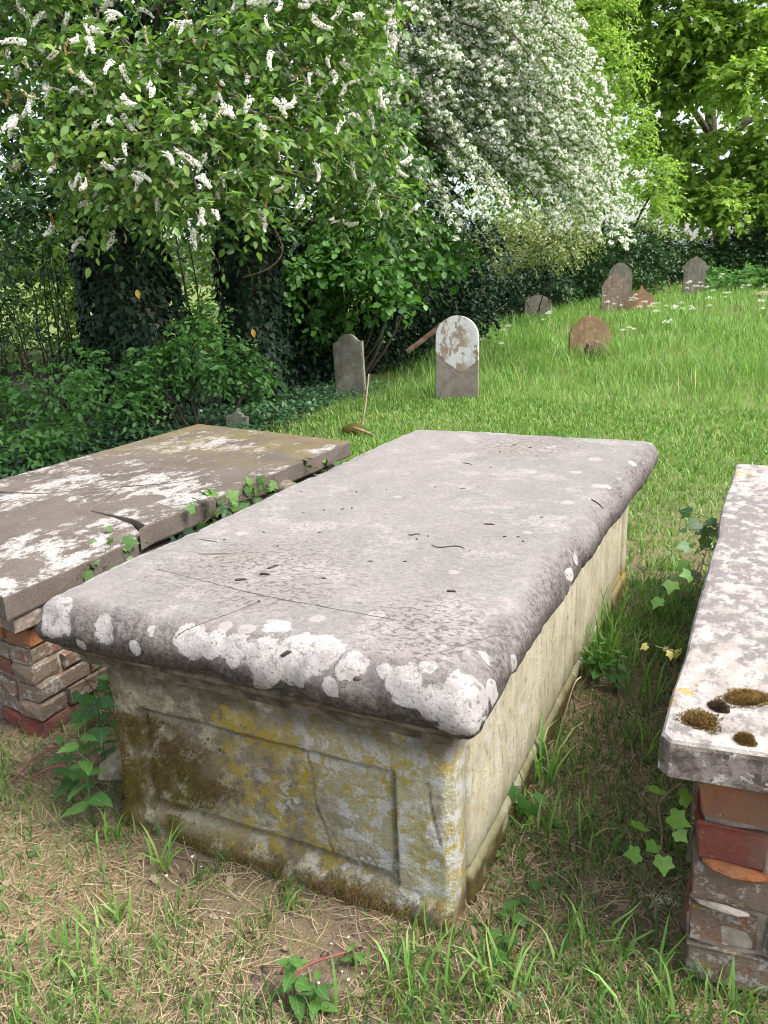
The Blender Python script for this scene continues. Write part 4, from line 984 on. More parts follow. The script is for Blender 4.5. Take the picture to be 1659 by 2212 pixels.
BARK_G = plainmat('grey_bark', (.09, .08, .065), (.16, .145, .12), 30, .95, .8)
TWIG = plainmat('twig_bark', (.085, .06, .04), (.13, .10, .065), 30, .9, .3)

# ------------------------------------------------------------------ trees and shrubs
G_CHERRY = leafmat('bird_cherry_leaf', [(.075, .165, .045), (.11, .215, .055), (.15, .27, .065), (.24, .37, .09)], .42)
G_SHRUB = leafmat('shrub_leaf', [(.055, .145, .044), (.082, .20, .056), (.12, .265, .07)], .42)
G_LIME = leafmat('hazel_leaf', [(.055, .145, .038), (.085, .21, .050), (.125, .275, .062)], .42)
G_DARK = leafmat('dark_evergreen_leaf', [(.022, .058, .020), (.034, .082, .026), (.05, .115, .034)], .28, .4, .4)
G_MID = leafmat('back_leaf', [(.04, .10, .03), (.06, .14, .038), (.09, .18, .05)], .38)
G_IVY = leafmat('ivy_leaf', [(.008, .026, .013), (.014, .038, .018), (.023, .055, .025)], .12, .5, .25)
G_IVYL = leafmat('young_ivy_leaf', [(.04, .10, .03), (.075, .165, .04), (.12, .23, .05)], .35, .45, .35)
G_HAW = leafmat('hawthorn_leaf', [(.08, .17, .04), (.12, .22, .055), (.17, .28, .07)], .42)
G_MAPLE = leafmat('sycamore_leaf', [(.18, .31, .06), (.26, .40, .08), (.36, .50, .12)], .52, tint=(1.15, 1.2, .65))
G_BACK = leafmat('back_leaf_lit_tone', [(.15, .25, .06), (.24, .36, .10), (.36, .46, .18)], .55)  # sunlight put into these leaves as a paler colour
def petal(name, c1, c2, tr=.25):
    b = NB(name); c = b.mix(b.island(), c1, c2)
    p = b.node('ShaderNodeBsdfPrincipled', None, {'Base Color': c, 'Roughness': .7, 'Specular IOR Level': .1})
    t = b.node('ShaderNodeBsdfTranslucent', None, {'Color': c})
    mx = b.node('ShaderNodeMixShader', None, {0: tr, 1: p.outputs[0], 2: t.outputs[0]}); b.t.links.new(mx.outputs[0], b.out.inputs[0]); return b.m
WHITE = petal('white_blossom', (.82, .82, .73), (.90, .90, .82)); CREAM = petal('fading_blossom', (.42, .38, .22), (.56, .52, .36))
GOLD = petal('spent_blossom', (.30, .22, .07), (.42, .34, .14))

def tree_root(name, label, px, py=None, Y=None, cat='tree', group=None):
    g_ = at(px, 700, Y); return empty(name, (g_[0], g_[1], float(terrain(g_[0], g_[1]))), 0, label, cat, group)
def base_of(root): return np.array(root.location)
def B(px, py, Y, rx, ry, rz): return (at(px, py, Y), (rx, ry, rz))

# --- bird cherry, its hanging boughs nearest the camera, upper left
r = np.random.default_rng(101)
cherry = tree_root('bird_cherry_tree', 'bird cherry with broad leaves and hanging white flower spikes, upper left', 310, Y=8.9)
cb = base_of(cherry)
CH = [B(90, 40, 6.3, .55, .5, .35), B(330, 150, 5.7, .60, .45, .32), B(540, 110, 5.6, .55, .45, .30), B(700, 70, 5.8, .5, .4, .35), B(180, 300, 5.7, .45, .4, .32),
      B(400, 290, 5.3, .55, .4, .30), B(590, 270, 5.5, .5, .4, .30), B(440, 420, 5.3, .5, .35, .22), B(290, 410, 5.5, .35, .3, .2), B(690, 190, 6.0, .45, .4, .35), B(20, 240, 6.2, .35, .4, .4),
      B(560, 390, 5.5, .35, .3, .2), B(700, 300, 6.6, .3, .35, .3), B(740, 20, 6.3, .4, .4, .3), B(770, 170, 6.8, .36, .35, .32), B(800, 310, 7.0, .36, .35, .30), B(740, 420, 7.0, .32, .3, .22), B(860, 430, 7.4, .22, .3, .2), B(200, 130, 6.0, .5, .45, .3), B(200, 440, 5.9, .35, .3, .25), B(640, -80, 5.8, .9, .6, .35), B(200, -90, 6.1, .9, .6, .35)]
F, ln = blob_foliage([(c_, np.asarray(q_)*np.array([.9, .9, .82])) for c_, q_ in CH], r, .064, .34, .35, 10, 135, .75, .8, .75)
split_foliage(cherry, F, OVAL, G_CHERRY, 'cherry', 300, far=OVAL4)
V, T = twig_mesh(ln[::2], .0035); ob('twigs', mesh_np('twigs', V, T, [TWIG]), cherry, kind='stuff')
trunk = [cb+np.array([0, 0, -.2]), cb+np.array([.05, -.05, 1.2]), cb+np.array([.0, -.1, 2.6]), cb+np.array([-.1, -.2, 4.2]), cb+np.array([.1, -.2, 6.0])]
V, T = tube_np(curve_pts(trunk, 16), np.linspace(.17, .07, 16), 10); ob('trunk', mesh_np('trunk', V, T, [BARK]), cherry)
for c, rad in CH:
    s = cb+np.array([0, -.1, max(1.5, min(4.5, c[2]-.1))]); V, T = limb(s, c+np.array([0, -.15, 0]), .035, .008, r, .12); ob('branch', mesh_np('branch', V, T, [BARK_G]), cherry)
# flower spikes: a few shared meshes
def spike_mesh(seed, mat, n=80, L=.14, rad=.021):
    r = np.random.default_rng(seed); t = r.random(n); a = r.random(n)*6.28
    rr = rad*(1-.55*t)*(.75+.4*r.random(n))
    ax = np.stack([.02*np.sin(3*t), t*L, -.025*t*t], -1)
    P = ax+np.stack([np.cos(a)*rr, np.zeros(n), np.sin(a)*rr], -1)
    Nn = unit(np.stack([np.cos(a), r.normal(0, .4, n), np.sin(a)], -1)); Sx = unit(np.cross(Nn, r.normal(0, 1, (n, 3)))); Sy = np.cross(Nn, Sx); s = .0095*(.8+.5*r.random(n))[:, None]
    V = np.stack([P-Sx*s, P-Sy*s, P+Sx*s, P+Sy*s, P+Nn*s*.5], 1).reshape(-1, 3)
    T = (np.arange(n)[:, None, None]*5+np.array([(0, 1, 4), (1, 2, 4), (2, 3, 4), (3, 0, 4)])[None]).reshape(-1, 3)
    sv, st = tube_np(np.stack([.02*np.sin(3*np.linspace(-.2, 1, 5)), np.linspace(-.2, 1, 5)*L, -.025*np.linspace(-.2, 1, 5)**2], -1), .0015, 3)
    off = len(V); V = np.vstack([V, sv]); mi = np.concatenate([np.zeros(len(T)), np.ones(len(st))]); T = np.vstack([T, st+off])
    return mesh_np('flower_spike', V, T, [mat, TWIG], False, mi)
SPK = [spike_mesh(1, WHITE), spike_mesh(2, WHITE, 66, .11, .023), spike_mesh(3, WHITE, 95, .16, .021), spike_mesh(4, CREAM, 45, .12, .013), spike_mesh(5, GOLD, 34, .12, .011)]
spots = []
for c, rad in CH:
    m = int(26*rad[0]*rad[2]/.18); p, v = shell_points(c, np.asarray(rad)*1.02, m, r, .86, .97); spots.append(p)
spots = np.concatenate(spots); d = spots-EYE; zc = d@FW; sx = d@RT/zc*F_PX+CX; sy = CY-d@UPV/zc*F_PX
ok = (sx > -30) & (sy > -40) & (sx < 930); spots = spots[ok]; r.shuffle(spots); spots = spots[:285]
for q in spots:
    me_ = SPK[r.choice(5, p=[.27, .26, .20, .15, .12])]; o = bpy.data.objects.new('flower_spike', me_); link(o, cherry)
    dv = unit(np.array([r.normal(0, .55), -.35+r.normal(0, .4), -.75+r.normal(0, .45)])); nn = unit(r.normal(0, 1, 3)); S_, D_2, N_ = leaf_frames(dv[None], nn[None]); s = .55+.42*r.random(); S_, D_2, N_ = S_[0]*s, D_2[0]*s, N_[0]*s
    o.matrix_basis = Matrix(((S_[0], D_2[0], N_[0], q[0]), (S_[1], D_2[1], N_[1], q[1]), (S_[2], D_2[2], N_[2], q[2]), (0, 0, 0, 1)))
# long bare drooping shoot below the boughs
V, T = tube_np(curve_pts([at(560, 455, 5.6), at(596, 500, 5.55), at(610, 545, 5.5), at(580, 580, 5.5), at(524, 600, 5.5)], 18), np.linspace(.006, .004, 18), 5)
ob('drooping_shoot', mesh_np('drooping_shoot', V, T, [TWIG]), cherry)

# --- ivy clad trunks
def ivy_trunk(name, label, px, Y, rad, height, lean, n_ivy, blobs, leaf, mat, dens, seed, L=.45, key=None, crown_n=0):
    r = np.random.default_rng(seed); root = tree_root(name, label, px, Y=Y); b0 = base_of(root)
    pts = curve_pts([b0+np.array([0, 0, -.3]), b0+np.array([lean*.2, 0, height*.3]), b0+np.array([lean*.6, .05, height*.65]), b0+np.array([lean, .1, height])], 24)
    rr = np.linspace(rad, rad*.55, 24); V, T = tube_np(pts, rr*.75, 14)
    V = V+(fbm(V, 3, seed, 3)-.5)[:, None]*unit(V-b0)*np.array([1, 1, 0])*rad*.6
    ob('trunk', mesh_np('trunk', V, T, [BARK]), root)
    k = r.integers(0, 23, n_ivy); f = r.random(n_ivy)[:, None]; c = pts[k]*(1-f)+pts[k+1]*f; a = r.random(n_ivy)*6.28
    out_ = np.stack([np.cos(a), np.sin(a), np.zeros(n_ivy)], -1)
    lump = .72+.75*fbm(np.stack([np.cos(a)*1.2+seed, np.sin(a)*1.2, c[:, 2]*1.1], -1), 1.0, seed, 3)
    P = c+out_*(rr[k]*lump*(.86+.2*r.random(n_ivy)))[:, None]
    D = unit(out_*.35-np.array([0, 0, .9])+r.normal(0, .4, P.shape)); Nn = unit(out_+r.normal(0, .35, P.shape)+np.array([0, 0, .3]))
    F = (P, D, Nn, .07*(.6+.8*r.random(n_ivy)))
    split_foliage(root, F, IVY, G_IVY, 'ivy', 40, 'ivy', IVY3, 'ivy_leaf')
    if blobs:
        F, ln = blob_foliage(blobs, r, leaf, L, .35, 9, dens, .55, .8, .75)
        split_foliage(root, F, OVAL, mat, key or name, crown_n, far=OVAL4)
        for c, rd in blobs:
            s = pts[min(23, int(np.clip((c[2]-b0[2])/height, .3, .98)*23))]; V, T = limb(s, c, .07, .012, r, .08); ob('branch', mesh_np('branch', V, T, [BARK]), root)
    return root
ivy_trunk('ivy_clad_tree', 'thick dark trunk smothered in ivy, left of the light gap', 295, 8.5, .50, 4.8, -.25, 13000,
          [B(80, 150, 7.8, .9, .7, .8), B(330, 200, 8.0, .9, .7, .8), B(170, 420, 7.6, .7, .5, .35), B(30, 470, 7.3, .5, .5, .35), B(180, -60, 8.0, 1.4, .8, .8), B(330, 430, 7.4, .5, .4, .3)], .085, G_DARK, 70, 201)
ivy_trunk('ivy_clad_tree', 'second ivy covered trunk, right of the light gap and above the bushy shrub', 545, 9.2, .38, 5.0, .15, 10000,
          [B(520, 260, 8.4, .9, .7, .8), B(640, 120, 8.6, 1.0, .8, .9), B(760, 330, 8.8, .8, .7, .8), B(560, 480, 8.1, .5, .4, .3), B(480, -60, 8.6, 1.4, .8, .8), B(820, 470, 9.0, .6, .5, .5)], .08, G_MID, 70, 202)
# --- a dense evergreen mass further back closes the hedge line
def thicket(name, label, px, Y, blobs, leaf, mat, dens, seed, L=.4, nleaf=9, singles=0, tmpl=OVAL, far=OVAL4, hang=0, droop=.35, cat='shrub', stems=10, front=.6, up=.75, stem_r=.014, key=None, pull=.75):
    r = np.random.default_rng(seed); root = tree_root(name, label, px, Y=Y, cat=cat); b0 = base_of(root)
    F, ln = blob_foliage(blobs, r, leaf, L, droop, nleaf, dens, front, .8, up, .9, hang)
    split_foliage(root, F, tmpl, mat, key or name+str(seed), singles, far=far)
    parts = []
    for i in range(stems):
        c, rd = blobs[i % len(blobs)]; e = np.asarray(c)+r.normal(0, .35, 3)*np.asarray(rd)
        s = np.array([e[0]*(1-pull)+b0[0]*pull+r.normal(0, .12), e[1]*(1-pull)+b0[1]*pull+r.normal(0, .1), 0]); s[2] = float(terrain(s[0], s[1]))-.05
        V, T = limb(s, e, stem_r, stem_r*.3, r, .0, 10, .04, 6); ob('stem', mesh_np('stem', V, T, [BARK]), root)
    return root
thicket('hazel_thicket', 'thicket given a pale sunlit leaf colour, glimpsed through the gap between the ivy trunks', 330, 12.5,
        [B(60, 640, 12.5, 1.2, .6, 1.0), B(220, 690, 13, 1.0, .6, .9), B(440, 620, 13, .9, .6, 1.0), B(400, 480, 13.5, 1.3, .7, .8), B(100, 480, 13, 1.3, .7, .8), B(330, 820, 12.5, .9, .5, .7), B(-60, 800, 12.5, 1.2, .5, .9), B(130, 860, 12.5, 1.2, .5, .6), B(30, 560, 12, 1.2, .6, .7), B(230, 560, 13.5, 1.2, .6, .8), B(480, 740, 12.5, .9, .5, .7)], .085, G_BACK, 52, 301, .5)
thicket('blackthorn_thicket', 'twiggy dark undergrowth left of the thick ivy trunk', 100, 8.6,
        [B(40, 600, 8.6, .5, .4, .45), B(120, 530, 8.8, .6, .4, .35), B(60, 740, 8.2, .5, .4, .3), B(200, 760, 8.4, .4, .3, .25), B(-60, 660, 8.4, .5, .4, .6), B(185, 590, 9.2, .3, .3, .4)], .055, G_DARK, 60, 303, .35, 9, stems=26, stem_r=.012, pull=.4)
thicket('hazel_thicket', 'darker tall thicket closing the background behind the bird cherry', 500, 11.6,
        [B(30, 300, 11, 1.3, .7, 1.3), B(330, 250, 11.3, 1.4, .7, 1.3), B(620, 300, 11.3, 1.3, .7, 1.3), B(860, 330, 11.8, 1.1, .7, 1.2), B(300, -80, 11.5, 2.5, .9, 1.0), B(850, -60, 12.3, 2, .9, 1.0), B(640, 520, 11.6, 1.2, .6, .8), B(800, 560, 12.5, 1.2, .6, .8)], .10, G_MID, 46, 302, .55)
# --- shrubs along the foot of the trees
thicket('hazel_shrub', 'bushy green shrub with oval leaves under the second ivy trunk', 420, 7.7,
        [B(330, 790, 7.5, .34, .3, .26), B(420, 770, 7.6, .38, .3, .34), B(500, 790, 7.7, .32, .3, .30), B(450, 690, 8.0, .24, .2, .24), B(300, 850, 7.3, .26, .2, .17), B(560, 830, 7.9, .16, .2, .22), B(270, 880, 7.0, .22, .2, .16)], .062, G_SHRUB, 230, 311, .25, 7, 300, key='shrub')
thicket('hazel_shrub', 'loose green shrub in the lower left corner of the hedge', 60, 6.6,
        [B(60, 870, 6.6, .44, .35, .32), B(150, 830, 6.9, .32, .3, .26), B(20, 960, 6.0, .37, .3, .2), B(130, 930, 6.3, .3, .3, .2), B(-80, 850, 6.6, .4, .4, .4), B(190, 800, 7.3, .2, .2, .3)], .060, G_SHRUB, 190, 312, .26, 7, 300, key='shrub')
thicket('hazel_tree', 'round-leaved hazel bough overhanging the grey headstone', 700, 11.4,
        [B(720, 560, 10.5, .56, .4, .34), B(810, 590, 10.3, .46, .35, .32), B(860, 640, 10.2, .25, .25, .22), B(700, 680, 10.7, .5, .3, .35), B(760, 500, 10.6, .6, .4, .28), B(650, 620, 10.4, .4, .4, .4), B(880, 560, 10.8, .45, .4, .28), B(960, 540, 11.4, .45, .4, .33)], .092, G_LIME, 95, 313, .36, 7, 300, ROUND, ROUND4, .2, cat='tree', key='hazel', stem_r=.03)
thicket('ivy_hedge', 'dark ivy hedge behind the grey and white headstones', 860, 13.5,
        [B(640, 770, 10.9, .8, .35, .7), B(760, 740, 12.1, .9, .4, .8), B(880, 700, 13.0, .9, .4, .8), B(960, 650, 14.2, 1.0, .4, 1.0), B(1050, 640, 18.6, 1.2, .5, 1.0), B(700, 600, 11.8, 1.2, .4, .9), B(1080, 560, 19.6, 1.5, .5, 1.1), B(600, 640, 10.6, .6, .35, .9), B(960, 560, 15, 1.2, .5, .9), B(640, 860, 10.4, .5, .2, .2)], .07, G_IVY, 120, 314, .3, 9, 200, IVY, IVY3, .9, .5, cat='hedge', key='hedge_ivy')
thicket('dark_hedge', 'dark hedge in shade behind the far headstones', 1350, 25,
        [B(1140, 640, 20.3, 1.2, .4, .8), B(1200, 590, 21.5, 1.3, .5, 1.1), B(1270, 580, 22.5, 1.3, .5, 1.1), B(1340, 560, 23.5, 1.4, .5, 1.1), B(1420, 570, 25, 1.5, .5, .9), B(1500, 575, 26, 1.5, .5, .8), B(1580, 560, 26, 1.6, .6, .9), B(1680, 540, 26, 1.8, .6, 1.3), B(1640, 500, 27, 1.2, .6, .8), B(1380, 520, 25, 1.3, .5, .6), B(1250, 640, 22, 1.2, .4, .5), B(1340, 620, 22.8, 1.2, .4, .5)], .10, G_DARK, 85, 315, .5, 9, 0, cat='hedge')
thicket('blossom_shrub', 'small shrub with faded cream blossom at the end of the hawthorn', 1150, 19,
        [B(1120, 500, 16.2, .8, .5, .36), B(1200, 480, 16.6, .8, .5, .32), B(1210, 540, 16.4, .7, .5, .28), B(1090, 560, 17, .8, .5, .30), B(1260, 520, 17, .45, .5, .2), B(1010, 545, 15, .6, .5, .4)], .055, leafmat('blossoming_twig_leaf', [(.13, .19, .055), (.22, .26, .09), (.42, .42, .26)], .35), 150, 316, .3, 10, 0, cat='shrub', stems=5)
# --- hawthorn: arching sprays
r = np.random.default_rng(401)
haw = tree_root('hawthorn_tree', 'old hawthorn arching over to the right under masses of white blossom', 930, Y=15.2); hb = base_of(haw)
def spray_mesh(seed, L=1.0, white=.85):
    r = np.random.default_rng(seed); nS = 15; Vs, Ts, M = [], [], []; off = 0
    def add(V, T, m):
        nonlocal off
        Vs.append(V); Ts.append(np.asarray(T)+off); M.append(np.full(len(T), m)); off += len(V)
    def mid(t): return np.array([r.normal(0, .0), t*L, -.30*L*t*t])
    t = np.linspace(0, 1, 9); add(*tube_np(np.stack([np.zeros(9), t*L, -.30*L*t*t], -1), np.linspace(.008, .003, 9), 4), 2)
    for i in range(nS):
        tt = (i+.7)/nS; c0 = mid(tt)
        for s in range(3):
            c = c0+np.array([r.normal(0, .075), r.normal(0, .03), r.normal(.02, .035)])
            # leaves round the cluster
            k = 5; P = c+r.normal(0, .035, (k, 3)); F = leaves_np(P, r.normal(0, 1, (k, 3)), np.array([0, 0, 1])+r.normal(0, .5, (k, 3)), .042*(.7+.6*r.random(k)), OVAL4); add(*F, 1)
            if r.random() < white:
                k = 20; q_ = unit(r.normal(0, 1, (k, 3))); q_[:, 2] = np.abs(q_[:, 2])*.9+.1*q_[:, 2]; P = c+q_*.034; s_ = .0115
                Nn = unit(q_+r.normal(0, .3, (k, 3))); Sx = unit(np.cross(Nn, r.normal(0, 1, (k, 3)))); Sy = np.cross(Nn, Sx)
                V = np.stack([P-Sx*s_, P-Sy*s_, P+Sx*s_, P+Sy*s_], 1).reshape(-1, 3); T = (np.arange(k)[:, None, None]*4+np.array([(0, 1, 2), (0, 2, 3)])[None]).reshape(-1, 3); add(V, T, 0)
    return mesh_np('flowering_spray', np.vstack(Vs), np.vstack(Ts), [WHITE, G_HAW, TWIG], False, np.concatenate(M))
SPR = [spray_mesh(i+10, 1.0, w_) for i, w_ in enumerate((.95, .9, .8, .95, .85, .7))]
# skeleton in the picture: limbs fan out from the upper left, arching to the lower right
n_sp = 330; k = 0
poly = np.array([(640, -130), (1190, -130), (1250, 60), (1300, 200), (1340, 330), (1390, 420), (1330, 450), (1230, 430), (1130, 400), (1010, 400), (900, 480), (790, 420), (730, 250), (700, 80)])
def inside(x, y):
    c = False; j = len(poly)-1
    for i in range(len(poly)):
        xi, yi = poly[i]; xj, yj = poly[j]
        if (yi > y) != (yj > y) and x < (xj-xi)*(y-yi)/(yj-yi)+xi: c = not c
        j = i
    return c
ends = []
while k < n_sp:
    px, py = r.uniform(640, 1430), r.uniform(-130, 500)
    if not inside(px, py): continue
    depth = r.uniform(10.4, 12.4) - .5*(px > 1200)*0
    e = at(px, py, depth); s = .7+.6*r.random()
    ang = r.normal(0, .5); dv = unit(np.array([.85*math.cos(ang)+.1, -.45+.5*math.sin(ang), -.30-.28*(py/400)+r.normal(0, .15)]))
    if px < 900 and py > 250: dv = unit(np.array([.25, -.3, -.8]))
    S_, D_2, N_ = leaf_frames(dv[None], (np.array([0, 0, 1])+r.normal(0, .2, 3))[None]); S_, D_2, N_ = S_[0]*s, D_2[0]*s, N_[0]*s
    q = e-D_2*.6
    o = bpy.data.objects.new('flowering_spray', SPR[r.integers(6)]); link(o, haw)
    o.matrix_basis = Matrix(((S_[0], D_2[0], N_[0], q[0]), (S_[1], D_2[1], N_[1], q[1]), (S_[2], D_2[2], N_[2], q[2]), (0, 0, 0, 1)))
    ends.append(q); k += 1
F, ln = blob_foliage([B(900, 60, 12.5, .9, .7, 1.0), B(1100, 120, 12.6, .9, .7, .9), B(1000, 300, 12.2, .7, .6, .6), B(1200, 280, 12.6, .6, .6, .6), B(1290, 400, 12.8, .45, .5, .35), B(850, 250, 12, .5, .5, .7), B(1050, -120, 12.5, 1.8, .8, .5), B(780, 60, 12, .7, .6, .9), B(780, 300, 11.8, .5, .5, .6), B(1130, 360, 12.2, .6, .5, .4)], r, .05, .35, .4, 11, 150, .5)
split_foliage(haw, F, OVAL4, G_HAW, 'haw', 0)
V, T = tube_np(curve_pts([hb-np.array([0, 0, .2]), hb+np.array([-.1, 0, 1.2]), hb+np.array([-.3, -.1, 2.6]), hb+np.array([-.2, -.2, 4.2])], 14), np.linspace(.20, .09, 14), 10); ob('trunk', mesh_np('trunk', V, T, [BARK]), haw)
for i in range(26):
    e = ends[i*11 % len(ends)]; s = hb+np.array([-.2, -.1, 1.8+2.2*r.random()]); V, T = limb(s, e, .045, .010, r, .16, 12, .05); ob('branch', mesh_np('branch', V, T, [BARK_G]), haw)
thicket('hawthorn_tree', 'second hawthorn, leafier and pale green, on the right flank of the blossom', 1290, 24,
        [B(1290, 150, 21, 1.2, .8, 1.0), B(1330, 280, 21, 1.0, .8, .9), B(1390, 380, 21, .9, .8, .7), B(1260, 20, 21.5, 1.3, .8, .9), B(1420, 450, 21.5, .6, .6, .45), B(1260, 400, 20, .9, .7, .8), B(1180, 350, 20, 1.0, .7, .8), B(1090, 420, 19, 1.0, .7, .6)], .10, G_MAPLE, 55, 402, .5, 10, 0, cat='tree', stems=4, stem_r=.06, pull=.95)
# --- sycamore on the right
r = np.random.default_rng(501)
syc = tree_root('sycamore_tree', 'tall fresh-green sycamore with dark limbs against the pale sky, upper right', 1560, Y=29.0); sb = base_of(syc)
SY = [B(1480, 60, 26, 1.5, 1.2, .75), B(1600, 60, 26, 1.6, 1.2, .8), B(1330, -20, 27, 1.9, 1.2, .8), B(1440, 190, 27, 1.3, 1.1, .7), B(1620, 170, 25, 1.4, 1.1, .6), B(1420, 300, 28, 1.2, 1.0, .7), B(1610, 380, 26.5, 1.4, 1.1, .7),
      B(1500, 430, 26, 1.4, 1.0, .55), B(1560, 440, 25.5, 1.0, .8, .5), B(1700, 300, 26, 1.3, 1.1, 1.1), B(1380, 120, 28, 1.3, 1.0, .7), B(1260, 60, 29, 1.4, 1.1, 1.1), B(1660, 440, 26, 1.1, 1.0, .5), B(1500, -120, 26, 3.8, 1.6, 1.2), B(1440, 400, 28.5, 1.0, 1.0, .4), B(1590, 230, 30, .7, .7, .4), B(1230, 250, 30, 1.7, 1.1, 1.4), B(1540, 130, 27, 1.2, 1, .6), B(1480, 340, 26, .9, .8, .35), B(1560, 300, 27, .8, .8, .3)]
F, ln = blob_foliage(SY, r, .18, .8, .3, 11, 44, .5, .8, .9)
split_foliage(syc, F, MAPLE, G_MAPLE, 'maple', 300)
tr = curve_pts([sb-np.array([0, 0, .3]), at(1552, 480, 29), at(1540, 330, 29), at(1532, 180, 29), at(1530, -60, 29), at(1520, -300, 29)], 24)
V, T = tube_np(tr, np.linspace(.26, .10, 24), 10); ob('trunk', mesh_np('trunk', V, T, [BARK]), syc)
for (x0, y0, x1, y1, rr) in ((1545, 330, 1660, 235, .17), (1540, 300, 1430, 160, .13), (1550, 420, 1600, 290, .12), (1535, 200, 1640, 90, .11), (1533, 150, 1450, 20, .10), (1545, 360, 1440, 330, .08), (1550, 440, 1660, 420, .08), (1548, 480, 1450, 470, .07), (1650, 245, 1700, 180, .10)):
    V, T = limb(at(x0, y0, 29), at(x1, y1, 28.4), rr, rr*.45, r, .05, 12, .06); ob('branch', mesh_np('branch', V, T, [BARK]), syc)
# --- far wood closing the horizon
r = np.random.default_rng(777); n = 16000; u_ = r.uniform(-75, 75, n); top = 3.2+3.2*fbm(np.stack([u_, u_*0], -1), .09, 5, 3)-1.2*sstep(10, 30, u_); P = np.stack([u_, 62+10*r.random(n)+.004*u_**2, r.random(n)*top-.8], -1)
V, T = leaves_np(P, r.normal(0, 1, (n, 3)), np.array([0, -.6, .7])+r.normal(0, .5, (n, 3)), .75*(.6+.8*r.random(n)), OVAL4); ob('far_wood', mesh_np('far_wood', V, T, [leafmat('far_leaf', [(.05, .10, .04), (.08, .15, .06)], .3)]), label='far-off belt of trees glimpsed beyond the hedges', cat='wood', kind='stuff')

# ------------------------------------------------------------------ ground plants and grass
def foot(x, y, m=.0):
    """True where a tomb stands"""
    lx, ly = (x-TOMB.x)*ca-(y-TOMB.y)*sa, (x-TOMB.x)*sa+(y-TOMB.y)*ca
    a = (lx > -CW-m) & (lx < m+.015) & (ly > -m-.01) & (ly < CL+m)
    dx, dy = x-lnr[0], y-lnr[1]; lx, ly = dx*lca-dy*lsa, dx*lsa+dy*lca
    b_ = (lx > -wL+.1-m) & (lx < -.07+m) & (ly > .12-m) & (ly < lenL-.08+m)
    dx, dy = x-rnl[0], y-rnl[1]; lx, ly = dx*rca-dy*rsa, dx*rsa+dy*rca
    c = (lx > .135-m) & (lx < .98) & (ly > .14-m) & (ly < lenR-.14+m)
    return a | b_ | c
def visible(P, pad=40):
    d = P-EYE; z = d@FW; x = d@RT/z*F_PX+CX; y = CY-d@UPV/z*F_PX
    return (z > .2) & (x > -pad-120) & (x < 1659+pad+120) & (y < 2212+pad+160)
def scatter(n, x0, x1, y0, y1, r):
    x = r.uniform(x0, x1, n); y = r.uniform(y0, y1, n); P = np.stack([x, y, terrain(x, y)-.004], -1)
    return P[visible(P) & ~foot(x, y)]
GR_LAWN = leafmat('lawn_grass', [(.095, .215, .042), (.135, .28, .055), (.185, .335, .075), (.30, .375, .14)], .35, .5, .3, (1.2, 1.25, .6))
GR_TALL = leafmat('meadow_grass', [(.095, .22, .045), (.135, .29, .056), (.185, .355, .075), (.29, .41, .13)], .38, .45, .35, (1.2, 1.25, .6))
GR_DARK = leafmat('coarse_grass', [(.065, .14, .036), (.10, .195, .044), (.15, .25, .06)], .35, .5, .3)
STRAW = leafmat('straw', [(.25, .19, .11), (.36, .28, .17), (.45, .36, .22), (.52, .44, .29), (.30, .20, .13)], .2, .6, .2, (1, 1, .9))
RUSTY = leafmat('brown_dead_grass', [(.19, .11, .065), (.27, .17, .095), (.33, .24, .135)], .15, .7, .1, (1, 1, .9))
def grass(name, label, mat, P, h, wd, bend, r, lie=0.0):
    V, T = blades(P, r.random(len(P))*6.283, h, wd, bend, r, lie)
    return ob(name, mesh_np(name, V, T, [mat]), label=label, cat='grass', kind='stuff')
def keep(P, prob, r): return P[r.random(len(P)) < prob]
r = np.random.default_rng(600)
bare_c = [ground_hit(660, 2060), ground_hit(520, 1960), ground_hit(350, 1905), ground_hit(1350, 1500), ground_hit(440, 1850)]; bare_r = [.12, .085, .085, .12, .06]
def bare(P):
    m = np.zeros(len(P))
    w_ = .12*(fbm(P[:, :2], 7, 77, 3)-.5)
    for c, q in zip(bare_c, bare_r): m = np.maximum(m, sstep(q*1.35, q*.75, np.hypot(P[:, 0]-c[0], P[:, 1]-c[1])+w_))
    return m
def patch(P, sc_, sd_): return fbm(P[:, :2], sc_, sd_, 3)
# foreground thatch: long dead stems lying about
P = scatter(110000, -1.9, 1.6, .55, 3.6, r); P = keep(P, (.45+.55*sstep(.35, .6, patch(P, 2.1, 5)))*(1-.88*bare(P))*sstep(3.8, 2.6, P[:, 1]), r); n = len(P)
P[:, 2] += .012*r.random(n)
grass('dead_grass', 'pale straw-coloured cut grass lying thick over the foreground soil', STRAW, P, .04+.11*r.random(n)**2, .0015+.0012*r.random(n), .9, r, .85+.6*r.random(n))
P = scatter(16000, -1.9, 1.6, .55, 3.6, r); P = keep(P, sstep(.42, .6, patch(P, 2.6, 15))*(1-.9*bare(P)), r); n = len(P)
grass('withered_grass', 'rusty brown withered grass matted between the tombs', RUSTY, P, .03+.08*r.random(n), .002+.001*r.random(n), .9, r, .7+.6*r.random(n))
